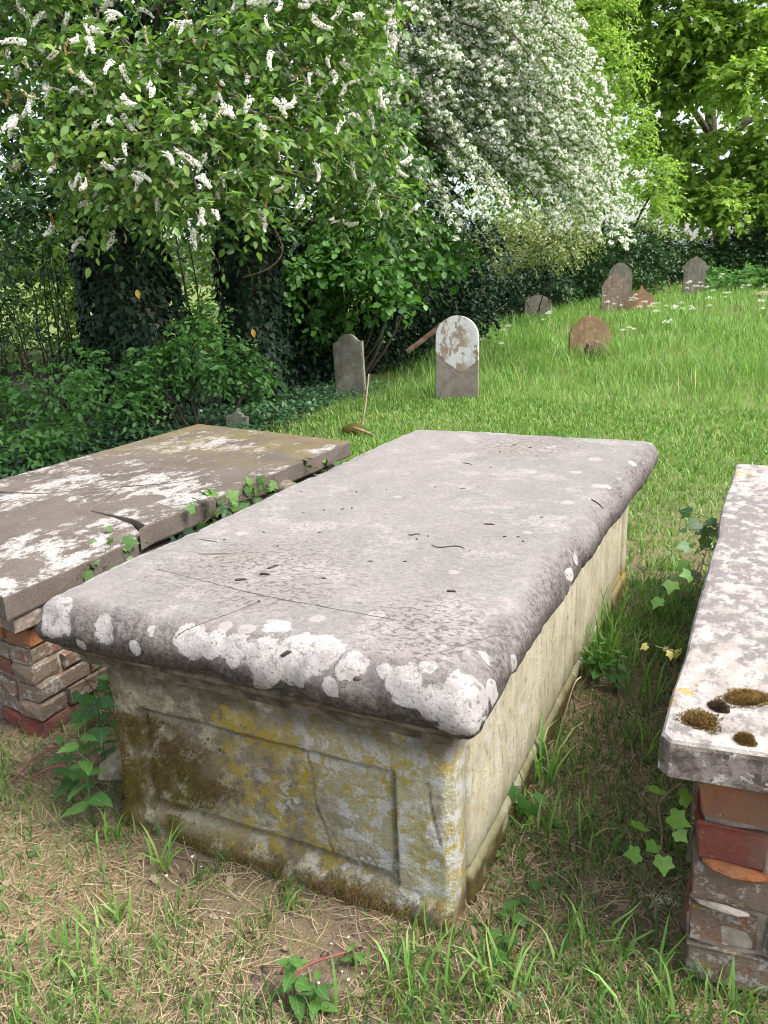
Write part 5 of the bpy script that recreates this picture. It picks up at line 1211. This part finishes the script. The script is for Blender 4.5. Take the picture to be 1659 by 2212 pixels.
# foreground green blades
P = scatter(90000, -1.9, 1.7, .55, 3.4, r)
near_front = sstep(1.30, .95, P[:, 1]+.12*(patch(P, 3, 33)-.5)*4)
strip = sstep(.35, .75, P[:, 0]-(P[:, 1]-1.4)*.45)*0
lane = (np.abs((P[:, 0]-TOMB.x)*ca-(P[:, 1]-TOMB.y)*sa-.25) < .35)
pr = .20+.60*near_front+.42*lane+.40*sstep(.46, .66, patch(P, 2.4, 44))
P = keep(P, np.clip(pr, 0, 1)*(1-.93*bare(P)), r); n = len(P)
nf = sstep(1.35, .95, P[:, 1])
grass('green_grass', 'fresh green blades sprouting through the straw in the foreground', GR_DARK, P, (.025+.06*r.random(n)**1.5)*(1+.7*nf), .0028+.0018*r.random(n), .75, r)
P = scatter(5200, -1.8, 1.6, .7, 3.4, r); P = keep(P, sstep(.45, .62, patch(P, 3.2, 91))*(1-.8*bare(P)), r); n = len(P); P[:, 2] += .008+.022*r.random(n)
V, T = leaves_np(P, r.normal(0, 1, (n, 3))*np.array([1, 1, .25]), np.array([0, 0, 1])+r.normal(0, .35, (n, 3)), .012+.014*r.random(n)**2, ROUND4)
ob('ground_weeds', mesh_np('ground_weeds', V, T, [leafmat('low_weed_leaf', [(.05, .12, .035), (.08, .17, .045), (.12, .20, .06)], .3)]), label='small round weed leaves dotted through the straw between the tombs', cat='weeds', kind='stuff')
# tufts of taller green grass beside the chest tomb
tufts = [(1300, 1370, 70, .26, .07), (1290, 1450, 60, .22, .06), (1330, 1440, 50, .24, .07), (1395, 1520, 30, .16, .06), (1180, 1690, 30, .20, .05), (1160, 1800, 25, .14, .05), (1390, 1620, 26, .15, .06), (1420, 1420, 40, .15, .08), (1270, 1830, 30, .12, .06),
         (355, 1880, 14, .14, .02), (255, 2000, 18, .10, .03), (240, 1820, 20, .10, .03), (620, 1960, 12, .08, .02), (1300, 2100, 40, .14, .09), (900, 2150, 60, .13, .10), (1500, 2180, 40, .13, .1), (130, 2130, 70, .10, .12), (1080, 2140, 40, .13, .07), (1420, 1330, 40, .14, .08), (1440, 1230, 40, .12, .09)]
TP, TH = [], []
for px, py, k, h_, sp in tufts:
    c = ground_hit(px, py); q = c[:2]+r.normal(0, sp*.6, (k, 2)); TP.append(np.column_stack([q, terrain(q[:, 0], q[:, 1])-.004])); TH.append(h_*(.5+.7*r.random(k)))
P = np.vstack(TP); H = np.concatenate(TH); m = ~foot(P[:, 0], P[:, 1], -.01); P, H = P[m], H[m]
grass('tall_grass_tufts', 'long bright green grass tufts growing in the gap beside the chest tomb', GR_TALL, P, H, .0065, .75, r)
# mown lawn behind the tombs
Yb = lambda X: 8.9-.62*np.maximum(0, X-.9)
P = scatter(150000, -2.6, 6.5, 2.6, 10.0, r); yb = Yb(P[:, 0])+.5*(patch(P, 1.2, 8)-.5)
ivyline = sstep(-.9, -.4, P[:, 0]+.9-(P[:, 1]-6.2)*.36)        # fades out under the trees
P = keep(P, sstep(2.7, 3.4, P[:, 1]+P[:, 0]*.25)*sstep(yb+.5, yb-.1, P[:, 1])*ivyline*(.55+.45*sstep(.35, .6, patch(P, 1.7, 9))), r); n = len(P)
grass('lawn', 'short yellow-green mown grass behind the tombs', GR_LAWN, P, .025+.05*r.random(n), .0045+.002*r.random(n)+.0006*P[:, 1], .7, r)
P = scatter(26000, -2.0, 6.5, 2.6, 9.0, r); P = keep(P, sstep(.50, .62, patch(P, 1.5, 29))*sstep(Yb(P[:, 0])+.3, Yb(P[:, 0])-.2, P[:, 1])*sstep(-.9, -.4, P[:, 0]+.9-(P[:, 1]-6.2)*.36), r); n = len(P)
grass('lawn_clippings', 'dry clippings scattered over the mown grass', STRAW, P, .03+.05*r.random(n), .004, .8, r, .7+.6*r.random(n))
# unmown bank
P = scatter(210000, -1.0, 16, 6.2, 34, r); yb = Yb(P[:, 0])+.4*(patch(P, 1.2, 8)-.5)
P = keep(P, sstep(yb-.3, yb+.3, P[:, 1])*np.clip(9.5/P[:, 1], .25, 1)**1.0*sstep(-.2, .8, P[:, 0]-(P[:, 1]-9)*.16), r); n = len(P)
hh = .09+.20*sstep(0, 2.5, P[:, 1]-Yb(P[:, 0]))*sstep(.3, .65, patch(P, .9, 19))+.06*r.random(n)
sz = 1+.06*np.maximum(0, P[:, 1]-8)
grass('meadow_grass', 'tall bright unmown grass covering the bank on the right', GR_TALL, P, hh*(.7+.6*r.random(n)), (.0055+.003*r.random(n))*sz, .75, r)
P = scatter(5200, -.5, 14, 6.8, 30, r); P = keep(P, sstep(Yb(P[:, 0])+.2, Yb(P[:, 0])+1.2, P[:, 1])*sstep(.0, 1.0, P[:, 0]-(P[:, 1]-9)*.16)*sstep(.40, .62, patch(P, .8, 57)), r); n = len(P)
grass('seeding_grass', 'thin pale seeding stalks rising above the tall grass of the bank', STRAW, P, .28+.16*r.random(n), .0045+.0003*P[:, 1], .35, r)
# rough grass at the hedge foot, its shade put in by darker blades
P = scatter(60000, -1.4, 9, 8.2, 24, r); e_ = P[:, 0]-(P[:, 1]-9)*.16; P = keep(P, sstep(-.6, -.1, e_)*sstep(1.4, .3, e_)*sstep(-1.3, -.5, P[:, 0]), r); n = len(P)
grass('shaded_grass', 'dark shaded grass at the foot of the hedge', GR_DARK, P, .07+.10*r.random(n), .008, .7, r)

# ivy carpet under the trees on the left
r = np.random.default_rng(610)
P = scatter(34000, -5.5, .9, 4.6, 10.5, r); e_ = P[:, 0]+.9-(P[:, 1]-6.2)*.36
pr = sstep(-.35, -.75, e_+.35*(patch(P, 1.5, 61)-.5))*sstep(-3.4, -2.2, e_)
P = keep(P, pr, r); n = len(P); P[:, 2] += .03+.09*r.random(n)*patch(P, 3, 62)*1.6
F = (P, unit(r.normal(0, 1, (n, 3))*np.array([1, 1, .3])), unit(np.array([0, -.25, 1])+r.normal(0, .35, (n, 3))), .045*(.7+.7*r.random(n)))
V, T = leaves_np(*F, IVY3); ob('ivy_carpet', mesh_np('ivy_carpet', V, T, [leafmat('ground_ivy', [(.026, .075, .034), (.042, .105, .046), (.062, .14, .055)], .15, .4, .4)]), label='low blue-green ivy carpeting the shade under the trees', cat='ground cover', kind='stuff')

# ------------------------------------------------------------------ small plants near the tombs: every leaf a part
def sprig(name, label, pts, n, size, mat, tmpl, key, seed, cat='ivy', spread=.05, normal=(0, -.6, .8), stem=.0022, D0=None, group=None, stem_mat=None):
    r = np.random.default_rng(seed); C = curve_pts(pts, 20); root = empty(name, tuple(C[0]), 0, label, cat, group)
    V, T = tube_np(C, np.linspace(stem, stem*.5, 20), 5); ob('stem', mesh_np('stem', V, T, [stem_mat or TWIG]), root)
    k = r.integers(1, 20, n); off = r.normal(0, spread, (n, 3))*np.array([1, .7, .6]); P = C[k]+off
    D = unit(off*1.0+r.normal(0, spread*.5, (n, 3))+np.array([0, 0, -.02])); Nn = unit(np.asarray(normal)+r.normal(0, .35, (n, 3)))
    # leaf stalks join the blades to the stem
    st = [tube_np(np.array([C[k[i]], (C[k[i]]+P[i])/2+np.array([0, 0, .006]), P[i]]), .0011, 3, False) for i in range(n)]
    V, T = join_np(st); ob('leaf_stalks', mesh_np('leaf_stalks', V, T, [TWIG]), root, kind='stuff')
    leaf_objects(root, P, D, Nn, .72*size*(.6+.8*r.random(n)), tmpl, mat, key)
    return root
IVYV = leafmat('young_ivy_leaf_single', [(.04, .10, .03), (.075, .165, .04), (.12, .23, .05)], .35, .45, .35, veins=True)
def lw(x, y, z): # left tomb frame to world
    return np.array([lnr[0]+x*lca+y*lsa, lnr[1]-x*lsa+y*lca, z])
def side_ivy(px, py, px2, py2, z, n, size, label, seed, sp=.045, mat=None):
    a, c = at_z(px, py, z), at_z(px2, py2, z); return sprig('ivy_sprig', label, [a, (a+c)/2+np.array([.01, 0, .025]), c], n, size, mat or IVYV, IVY, 'ivy_young' if mat is None else 'ivy_old', seed, spread=sp, normal=(.4, -.5, .8), group='ivy sprigs between the two left tombs')
side_ivy(225, 1225, 285, 1170, .50, 26, .06, 'ivy sprig below the broken corner of the left slab', 1)
side_ivy(440, 1130, 520, 1080, .53, 30, .062, 'ivy sprig with the largest leaf, halfway along the left slab', 2)
side_ivy(530, 1080, 600, 1062, .52, 28, .05, 'ivy sprig over the orange-mossed stone beside the left slab', 3)
side_ivy(640, 1035, 710, 1005, .50, 22, .05, 'ivy sprig farthest back beside the left slab', 4, .04)
side_ivy(330, 1175, 440, 1150, .46, 22, .05, 'dark ivy trail in the gap between left slab and chest tomb', 5, .045, G_IVY)
side_ivy(168, 1250, 185, 1235, .50, 5, .045, 'single pale ivy shoot near the front of the left slab', 6, .02)
a = to_world((-CW-.10, .02, .40)); c = to_world((-CW-.05, .06, .27)); sprig('ivy_sprig', 'ivy hanging beside the brick corner under the chest tomb slab', [a, (a+c)/2, c], 14, .055, leafmat('mid_ivy', [(.03, .10, .03), (.05, .15, .035)], .3, veins=True), IVY, 'ivy_mid', 7, spread=.035, normal=(0, -1, .4))
q = ground_hit(1125, 1790); sprig('ivy_sprig', 'dark ivy seedling at the foot of the chest tomb side', [q, q+np.array([.02, 0, .06]), q+np.array([.01, 0, .12])], 9, .07, G_SHRUB, IVY, 'ivy_foot', 8, spread=.035)
q = at_z(1470, 1690, .46); sprig('ivy_sprig', 'bright lime ivy hanging by the brick corner of the right tomb', [q, q+np.array([-.03, .02, -.06]), q+np.array([-.02, .02, -.13]), q+np.array([-.02, .02, -.19])], 8, .050, leafmat('lime_ivy', [(.11, .235, .045), (.15, .29, .06)], .4, veins=True), IVY, 'ivy_lime', 9, spread=.017, normal=(-.2, -.9, .4))
q1, q2 = at_z(1497, 1290, .48), at_z(1545, 1120, .48); sprig('ivy_sprig', 'ivy running along the left flank of the right slab', [q1, (q1+q2)/2, q2], 34, .06, IVYV, IVY, 'ivy_young', 10, spread=.05, normal=(-.6, -.4, .7))
q = at_z(1468, 1410, .52); sprig('ivy_sprig', 'yellowing ivy tip at the corner edge of the right slab', [q, q+np.array([-.03, 0, .01]), q+np.array([-.06, .0, .02])], 5, .03, leafmat('yellow_ivy', [(.42, .36, .09), (.50, .46, .16)], .4), IVY, 'ivy_yellow', 11, spread=.012)
def herb(px, py, h, n, size, label, seed, mat, key, tmpl=NETTLE, cat='plant', lean=(0, 0), name='nettle_plant', sp=.035):
    r = np.random.default_rng(seed); q = ground_hit(px, py); q[2] = float(terrain(q[0], q[1])); root = empty(name, tuple(q), 0, label, cat)
    C = curve_pts([q, q+np.array([lean[0]*.4, lean[1]*.4, h*.5]), q+np.array([lean[0], lean[1], h])], 14); V, T = tube_np(C, np.linspace(.003, .0016, 14), 5); ob('stem', mesh_np('stem', V, T, [G_SHRUB]), root)
    k = np.linspace(3, 13, n).astype(int); a = np.arange(n)*2.4+seed; D = np.stack([np.cos(a), np.sin(a), .05-.25*r.random(n)], -1)
    P = C[k]+D*.004; leaf_objects(root, P, D, unit(np.array([0, 0, 1])+r.normal(0, .2, (n, 3))-.0*D), (.62 if q[1] < 1.6 else .8)*size*(1.15-.5*np.linspace(0, 1, n))*(.8+.4*r.random(n)), tmpl, mat, key)
G_NET = leafmat('nettle_leaf', [(.05, .13, .03), (.075, .18, .045), (.10, .22, .05)], .35, .55, .25, veins=True)
herb(205, 1790, .30, 12, .085, 'dead-nettle with toothed leaves at the left foot of the chest tomb', 1, G_NET, 'nettle')
herb(160, 1740, .22, 10, .075, 'smaller dead-nettle behind the one at the chest tomb foot', 2, G_NET, 'nettle')
herb(235, 1690, .20, 8, .085, 'dead-nettle in the dark gap beside the brick corner', 3, G_NET, 'nettle')
herb(215, 1570, .22, 8, .075, 'upright nettle shoot between brick corner and end panel', 4, G_NET, 'nettle', lean=(.03, 0))
herb(640, 2180, .12, 9, .075, 'low nettle seedling with broad leaves at the bottom of the picture', 5, G_NET, 'nettle')
herb(690, 2200, .08, 7, .07, 'second nettle seedling right of the low one at the bottom', 6, G_NET, 'nettle')
herb(765, 2085, .05, 5, .05, 'tiny seedling with four leaves beside the bare soil', 7, G_NET, 'nettle', ROUND, name='seedling')
herb(1085, 2075, .06, 4, .065, 'broad-leaved seedling near the right foot of the chest tomb', 8, G_NET, 'nettle_b', ROUND, name='seedling')
herb(1110, 2000, .05, 4, .06, 'broad-leaved seedling in the straw right of the tomb corner', 9, G_NET, 'nettle_b', ROUND, name='seedling')
herb(430, 1915, .03, 2, .045, 'lone round green leaf in the straw below the mossy panel', 10, G_NET, 'nettle_b', ROUND, name='seedling')
herb(1330, 1500, .16, 14, .06, 'leafy dark weed clump in the gap beside the chest tomb', 11, G_SHRUB, 'weed', OVAL, name='weed')
herb(1290, 1480, .18, 14, .06, 'taller dark weed against the chest tomb side', 12, G_SHRUB, 'weed', OVAL, name='weed')
herb(1270, 1300, .14, 12, .05, 'small weed by the far side panel of the chest tomb', 13, G_SHRUB, 'weed', OVAL, name='weed')
RED = plainmat('red_bramble_stem', (.16, .045, .045), (.24, .10, .07), 30, .7, .2)
for i, (pp, lab) in enumerate(([[(25, 1700), (90, 1665), (170, 1645), (240, 1655)], 'red bramble runner arching over the straw at the left'], [[(60, 1690), (140, 1690), (200, 1730), (215, 1700)], 'second red bramble runner, lower, left of the chest tomb'], [[(115, 1610), (150, 1640), (200, 1680), (270, 1690)], 'pale brown bramble cane from the bricks to the tomb foot'],
                               [[(600, 2165), (660, 2135), (740, 2105), (770, 2060)], 'dark red root arching from the soil at the bottom'])):
    P = [ground_hit(x, y) for x, y in pp]; P = np.array([q+np.array([0, 0, .012+.05*math.sin(math.pi*j/(len(P)-1))]) for j, q in enumerate(P)])
    V, T = tube_np(curve_pts(P, 24), np.linspace(.0038, .0024, 24), 6); ob('bramble_runner', mesh_np('bramble_runner', V, T, [RED if i != 2 else STICK]), label=lab, cat='stem')
P = [ground_hit(1208, 1600), at(1215, 1560, ground_hit(1212, 1600)[1]), at(1240, 1480, ground_hit(1212, 1600)[1]+.02), at(1255, 1462, ground_hit(1212, 1600)[1]+.05)]
V, T = tube_np(curve_pts(P, 20), .0022, 5); ob('dead_stalk', mesh_np('dead_stalk', V, T, [STRAW]), label='long pale dead grass stalk bowed against the chest tomb side', cat='stalk')

# cow parsley on the bank
r = np.random.default_rng(620)
def umbel_mesh(seed, R=.045):
    r = np.random.default_rng(seed); n = 46; a = r.random(n)*6.28; a = np.round(a*1.27)/1.27+r.normal(0, .16, n); rr = R*(.25+.75*np.round(r.random(n)*2)/2)+r.normal(0, .004, n); P = np.stack([rr*np.cos(a), rr*np.sin(a), .02-.35*rr+r.normal(0, .006, n)], -1); s = .006
    Nn = unit(np.array([0, 0, 1])+r.normal(0, .4, (n, 3))); Sx = unit(np.cross(Nn, r.normal(0, 1, (n, 3)))); Sy = np.cross(Nn, Sx)
    V = np.stack([P-Sx*s, P-Sy*s, P+Sx*s, P+Sy*s], 1).reshape(-1, 3); T = (np.arange(n)[:, None, None]*4+np.array([(0, 1, 2), (0, 2, 3)])[None]).reshape(-1, 3)
    return mesh_np('umbel', V, T, [WHITE], False)
UMB = [umbel_mesh(i) for i in range(3)]
cps = [(1245, 600, 0), (1260, 610, 0), (1360, 668, 0), (1305, 690, 0), (1340, 700, 0), (1420, 715, 0), (1440, 700, 0), (1425, 740, 0), (1465, 690, 0), (1480, 700, 0), (1400, 705, 0), (1475, 655, 0), (1520, 660, 0), (1540, 690, 0), (1575, 655, 0), (1600, 640, 0), (1620, 660, 0), (1635, 700, 0), (1560, 620, 0), (1610, 610, 0), (1080, 745, 0), (1060, 790, 0), (1190, 720, 0), (1350, 745, 0), (1500, 640, 0), (1228, 660, 0)]
for i, (px, py, _) in enumerate(cps):
    g_ = ground_hit(px, py+14+6*r.random()); g_[2] = float(terrain(g_[0], g_[1])); hgt = .36+.25*r.random()
    root = empty('cow_parsley', tuple(g_), 0, 'cow parsley with flat white flower heads in the tall grass of the bank', 'wildflower', 'cow parsley on the bank')
    k = r.integers(2, 5)
    for j in range(k):
        e = g_+np.array([r.normal(0, .09), r.normal(0, .09), hgt*(.75+.35*r.random())]); V, T = tube_np(curve_pts([g_, g_+np.array([0, 0, hgt*.45]), e], 6), np.linspace(.005, .0025, 6), 4); ob('stem', mesh_np('stem', V, T, [GR_TALL]), root)
        o = bpy.data.objects.new('umbel', UMB[r.integers(3)]); link(o, root); s = .8+.6*r.random(); o.matrix_basis = Matrix.Translation(e) @ Matrix.Diagonal((s, s, s, 1)) @ Matrix.Rotation(r.random()*6, 4, 'Z')
# nettles and weeds at the far right hedge foot
thicket('nettle_bed', 'bed of green nettles below the hedge, right of the gabled headstone', 1600, 22,
        [B(1560, 610, 22, .7, .5, .3), B(1630, 600, 21, .8, .5, .35), B(1540, 590, 24, .6, .4, .3), B(1690, 605, 21, .7, .5, .35)], .10, G_LIME, 90, 621, .3, 9, 0, cat='plant', stems=4, stem_r=.01)

# ------------------------------------------------------------------ litter
BUD = plainmat('dark_bud_scales', (.035, .028, .024), (.085, .07, .058), 60, .8, .4)
r = np.random.default_rng(630)
def on_lid(px, py): p = to_local(at_z(px, py, ZT)); return p[0], p[1]
def curl(px, py, L, rad, ang, bend, label, group=None, name='twig_fragment', mat=BUD):
    x, y = on_lid(px, py); d = np.array([math.cos(ang), math.sin(ang)]); nrm = np.array([-d[1], d[0]]); pts = []
    for t in np.linspace(-1, 1, 7):
        q = np.array([x, y])+d*t*L/2+nrm*bend*L*(math.sin(t*3))*.3; pts.append(to_world((q[0], q[1], lid_z(q[0], q[1])+rad*.75+.1*rad*math.cos(4*t))))
    rr = rad*np.array([.45, .8, 1, .85, 1, .7, .4]); V, T = tube_np(np.array(pts), rr, 6); V[:, 2] = np.maximum(V[:, 2], 0)
    ob(name, mesh_np(name, V, T, [mat]), label=label, cat='twig', group=group)
curl(968, 1182, .095, 0.0021, .0, .5, 'longest wavy black twig lying mid slab')
curl(590, 1226, .035, 0.0033, 1.1, .2, 'curled dark seed husk standing near the inscription')
curl(572, 1242, .030, 0.0036, .1, .1, 'flat dark husk just below the curled one near the inscription')
curl(520, 1254, .030, 0.0036, .5, .1, 'dark husk lying across the carved letters')
curl(616, 1393, .022, 0.0048, .4, .2, 'dark pebble-like scrap among the white lichen at the front edge')
curl(772, 1470, .016, 0.0048, .4, .1, 'lone dark scrap on the front bullnose of the slab')
curl(470, 1197, .11, .0016, .35, .02, 'longest straw-thin stalk at the left side of the slab', mat=TWIG)
curl(450, 1168, .075, .0014, -.05, .02, 'shorter thin stalk behind the longest, left side of the slab', mat=TWIG)
curl(1057, 1133, .035, 0.0024, 0, .2, 'dark twig on the right half of the slab')
curl(895, 1155, .035, 0.0024, .4, .5, 'small forked twig above the longest wavy one')
curl(975, 1278, .022, 0.0030, 0, .4, 'pair of dark scraps low on the right half')
curl(1010, 1002, .05, .002, -.4, .05, 'thin stalk near the far end of the slab', mat=TWIG)
curl(1290, 1080, .05, .003, -.5, .2, 'dark twig on the right bullnose')
for i, (px, py) in enumerate([(655, 1108), (700, 1102), (740, 1100), (760, 1098), (650, 1062), (770, 1063), (835, 1058), (940, 1052), (925, 1158), (570, 1150), (690, 1150), (900, 1165), (1120, 1160), (1090, 1160), (1130, 1170), (1015, 1190), (875, 1213), (800, 1213), (1000, 1055), (1060, 1010), (1110, 960), (1145, 965), (1080, 975), (1160, 985), (1190, 962), (600, 1180), (485, 1165), (1170, 1118), (700, 1250), (560, 1300)]):
    curl(px, py, (.007+.010*r.random()), .0014+.001*r.random(), r.random()*3, .2, 'tiny dark scrap of bud scale scattered on the pale slab', 'bud scraps on the slab', 'bud_scrap')
P = scatter(700, -1.7, 1.5, .75, 3.0, r)[:260]; n = len(P); P[:, 2] += .012
V, T = leaves_np(P, r.normal(0, 1, (n, 3))*np.array([1, 1, .25]), np.array([0, 0, 1])+r.normal(0, .4, (n, 3)), .016+.022*r.random(n), OVAL); ob('leaf_litter', mesh_np('leaf_litter', V, T, [leafmat('dry_leaf', [(.10, .06, .04), (.19, .12, .08), (.28, .21, .15)], .1, .7, .2, (1, 1, 1))]), label='small dry brown leaves caught in the foreground straw', cat='leaf litter', kind='stuff')
# fallen white petals and soil crumbs
P = scatter(900, -1.4, 1.4, .8, 2.6, r); k = np.maximum(bare(P), .10); P = keep(P, k, r)[:230]; n = len(P); P[:, 2] += .008
V, T = leaves_np(P, r.normal(0, 1, (n, 3))*np.array([1, 1, .2]), np.array([0, 0, 1])+r.normal(0, .3, (n, 3)), .0075*(.6+.8*r.random(n)), ROUND4); ob('fallen_petals', mesh_np('fallen_petals', V, T, [WHITE]), label='tiny white petals fallen on the bare soil', cat='petals', kind='stuff')
SOIL = plainmat('crumbled_soil', (.05, .037, .029), (.11, .083, .064), 60, .95, .5)
Vs = []; Pc = scatter(9000, -1.2, 1.4, .8, 2.9, r); Pc = keep(Pc, bare(Pc)*.8, r)
ico = bmesh.new(); bmesh.ops.create_icosphere(ico, subdivisions=1, radius=1); iv = np.array([v.co[:] for v in ico.verts]); it = np.array([[v.index for v in f.verts] for f in ico.faces]); ico.free()
n = len(Pc); s = .0025+.008*r.random(n)**3; V = Pc[:, None]+iv[None]*s[:, None, None]*(.7+.6*r.random((n, len(iv), 1))); T = (np.arange(n)[:, None, None]*len(iv)+it[None]).reshape(-1, 3)
ob('soil_crumbs', mesh_np('soil_crumbs', V.reshape(-1, 3), T, [SOIL]), label='brown soil crumbs on the bare patches in front of the tomb', cat='soil', kind='stuff')
for px, py, lab in ((1430, 1955, 'wisp of white down lying in the straw left of the right bricks'), (1422, 2085, 'smaller tuft of white down low beside the right bricks')):
    q = ground_hit(px, py); n = 60; P = np.tile(q, (n, 1))+r.normal(0, .008, (n, 3))*np.array([1.6, 1, .3])+np.array([0, 0, .015]); V, T = blades(P, r.random(n)*6.28, .018+.014*r.random(n), .0012, .8, r, .9+.4*r.random(n))
    ob('down_feather', mesh_np('down_feather', V, T, [WHITE]), label=lab, cat='feather')
# loose stones and brick bits in the left gap
a = to_world((-CW-.10, .10, .09)); rough_lump('loose_stone', (.07, .045, .035), plainmat('pale_rubble', (.13, .115, .07), (.27, .245, .18), 30, .95, .9), None, tuple(a), (.1, -.25, .5), 12, 2, .32, label='pale loose stone lying between the brick corner and the end panel', cat='stone')
a = to_world((-CW-.035, .12, .17)); o = ob('loose_brick', brick_mesh('loose_brick', .10, .08, .07, 5, BRICKS[0]), label='orange brick piece in the gap beside the end panel', cat='brick'); o.location = a; o.rotation_euler = (.2, .3, .4)
a = at_z(525, 1105, .48); rough_lump('mossy_stone', (.05, .05, .035), MOSS_B, None, tuple(a), (0, 0, 0), 8, 3, .2, label='orange-mossed stone among the ivy beside the left slab', cat='stone')
a = at_z(615, 1053, .49); rough_lump('grey_stone', (.07, .045, .035), COURSE, None, tuple(a), (0, 0, -.5), 9, 3, .15, label='grey rounded stone at the far ivy beside the left slab', cat='stone')
for px, py, Y, lab in ((295, 625, 7.05, 'yellow leaf caught on the dark ivy of the thick trunk'), (545, 710, 7.55, 'orange dead leaf caught on the second ivy trunk')):
    q = at(px, py, Y); V, T = leaves_np(q[None], np.array([[.2, -.1, -1.0]]), np.array([[0, -1.0, .3]]), np.array([.085]), OVAL); ob('dead_leaf', mesh_np('dead_leaf', V, T, [leafmat('yellow_dead_leaf', [(.55, .36, .05), (.60, .40, .08)], .3)]), label=lab, cat='leaf')
for o in bpy.data.objects:
    if 'world_children' in o: del o['world_children']
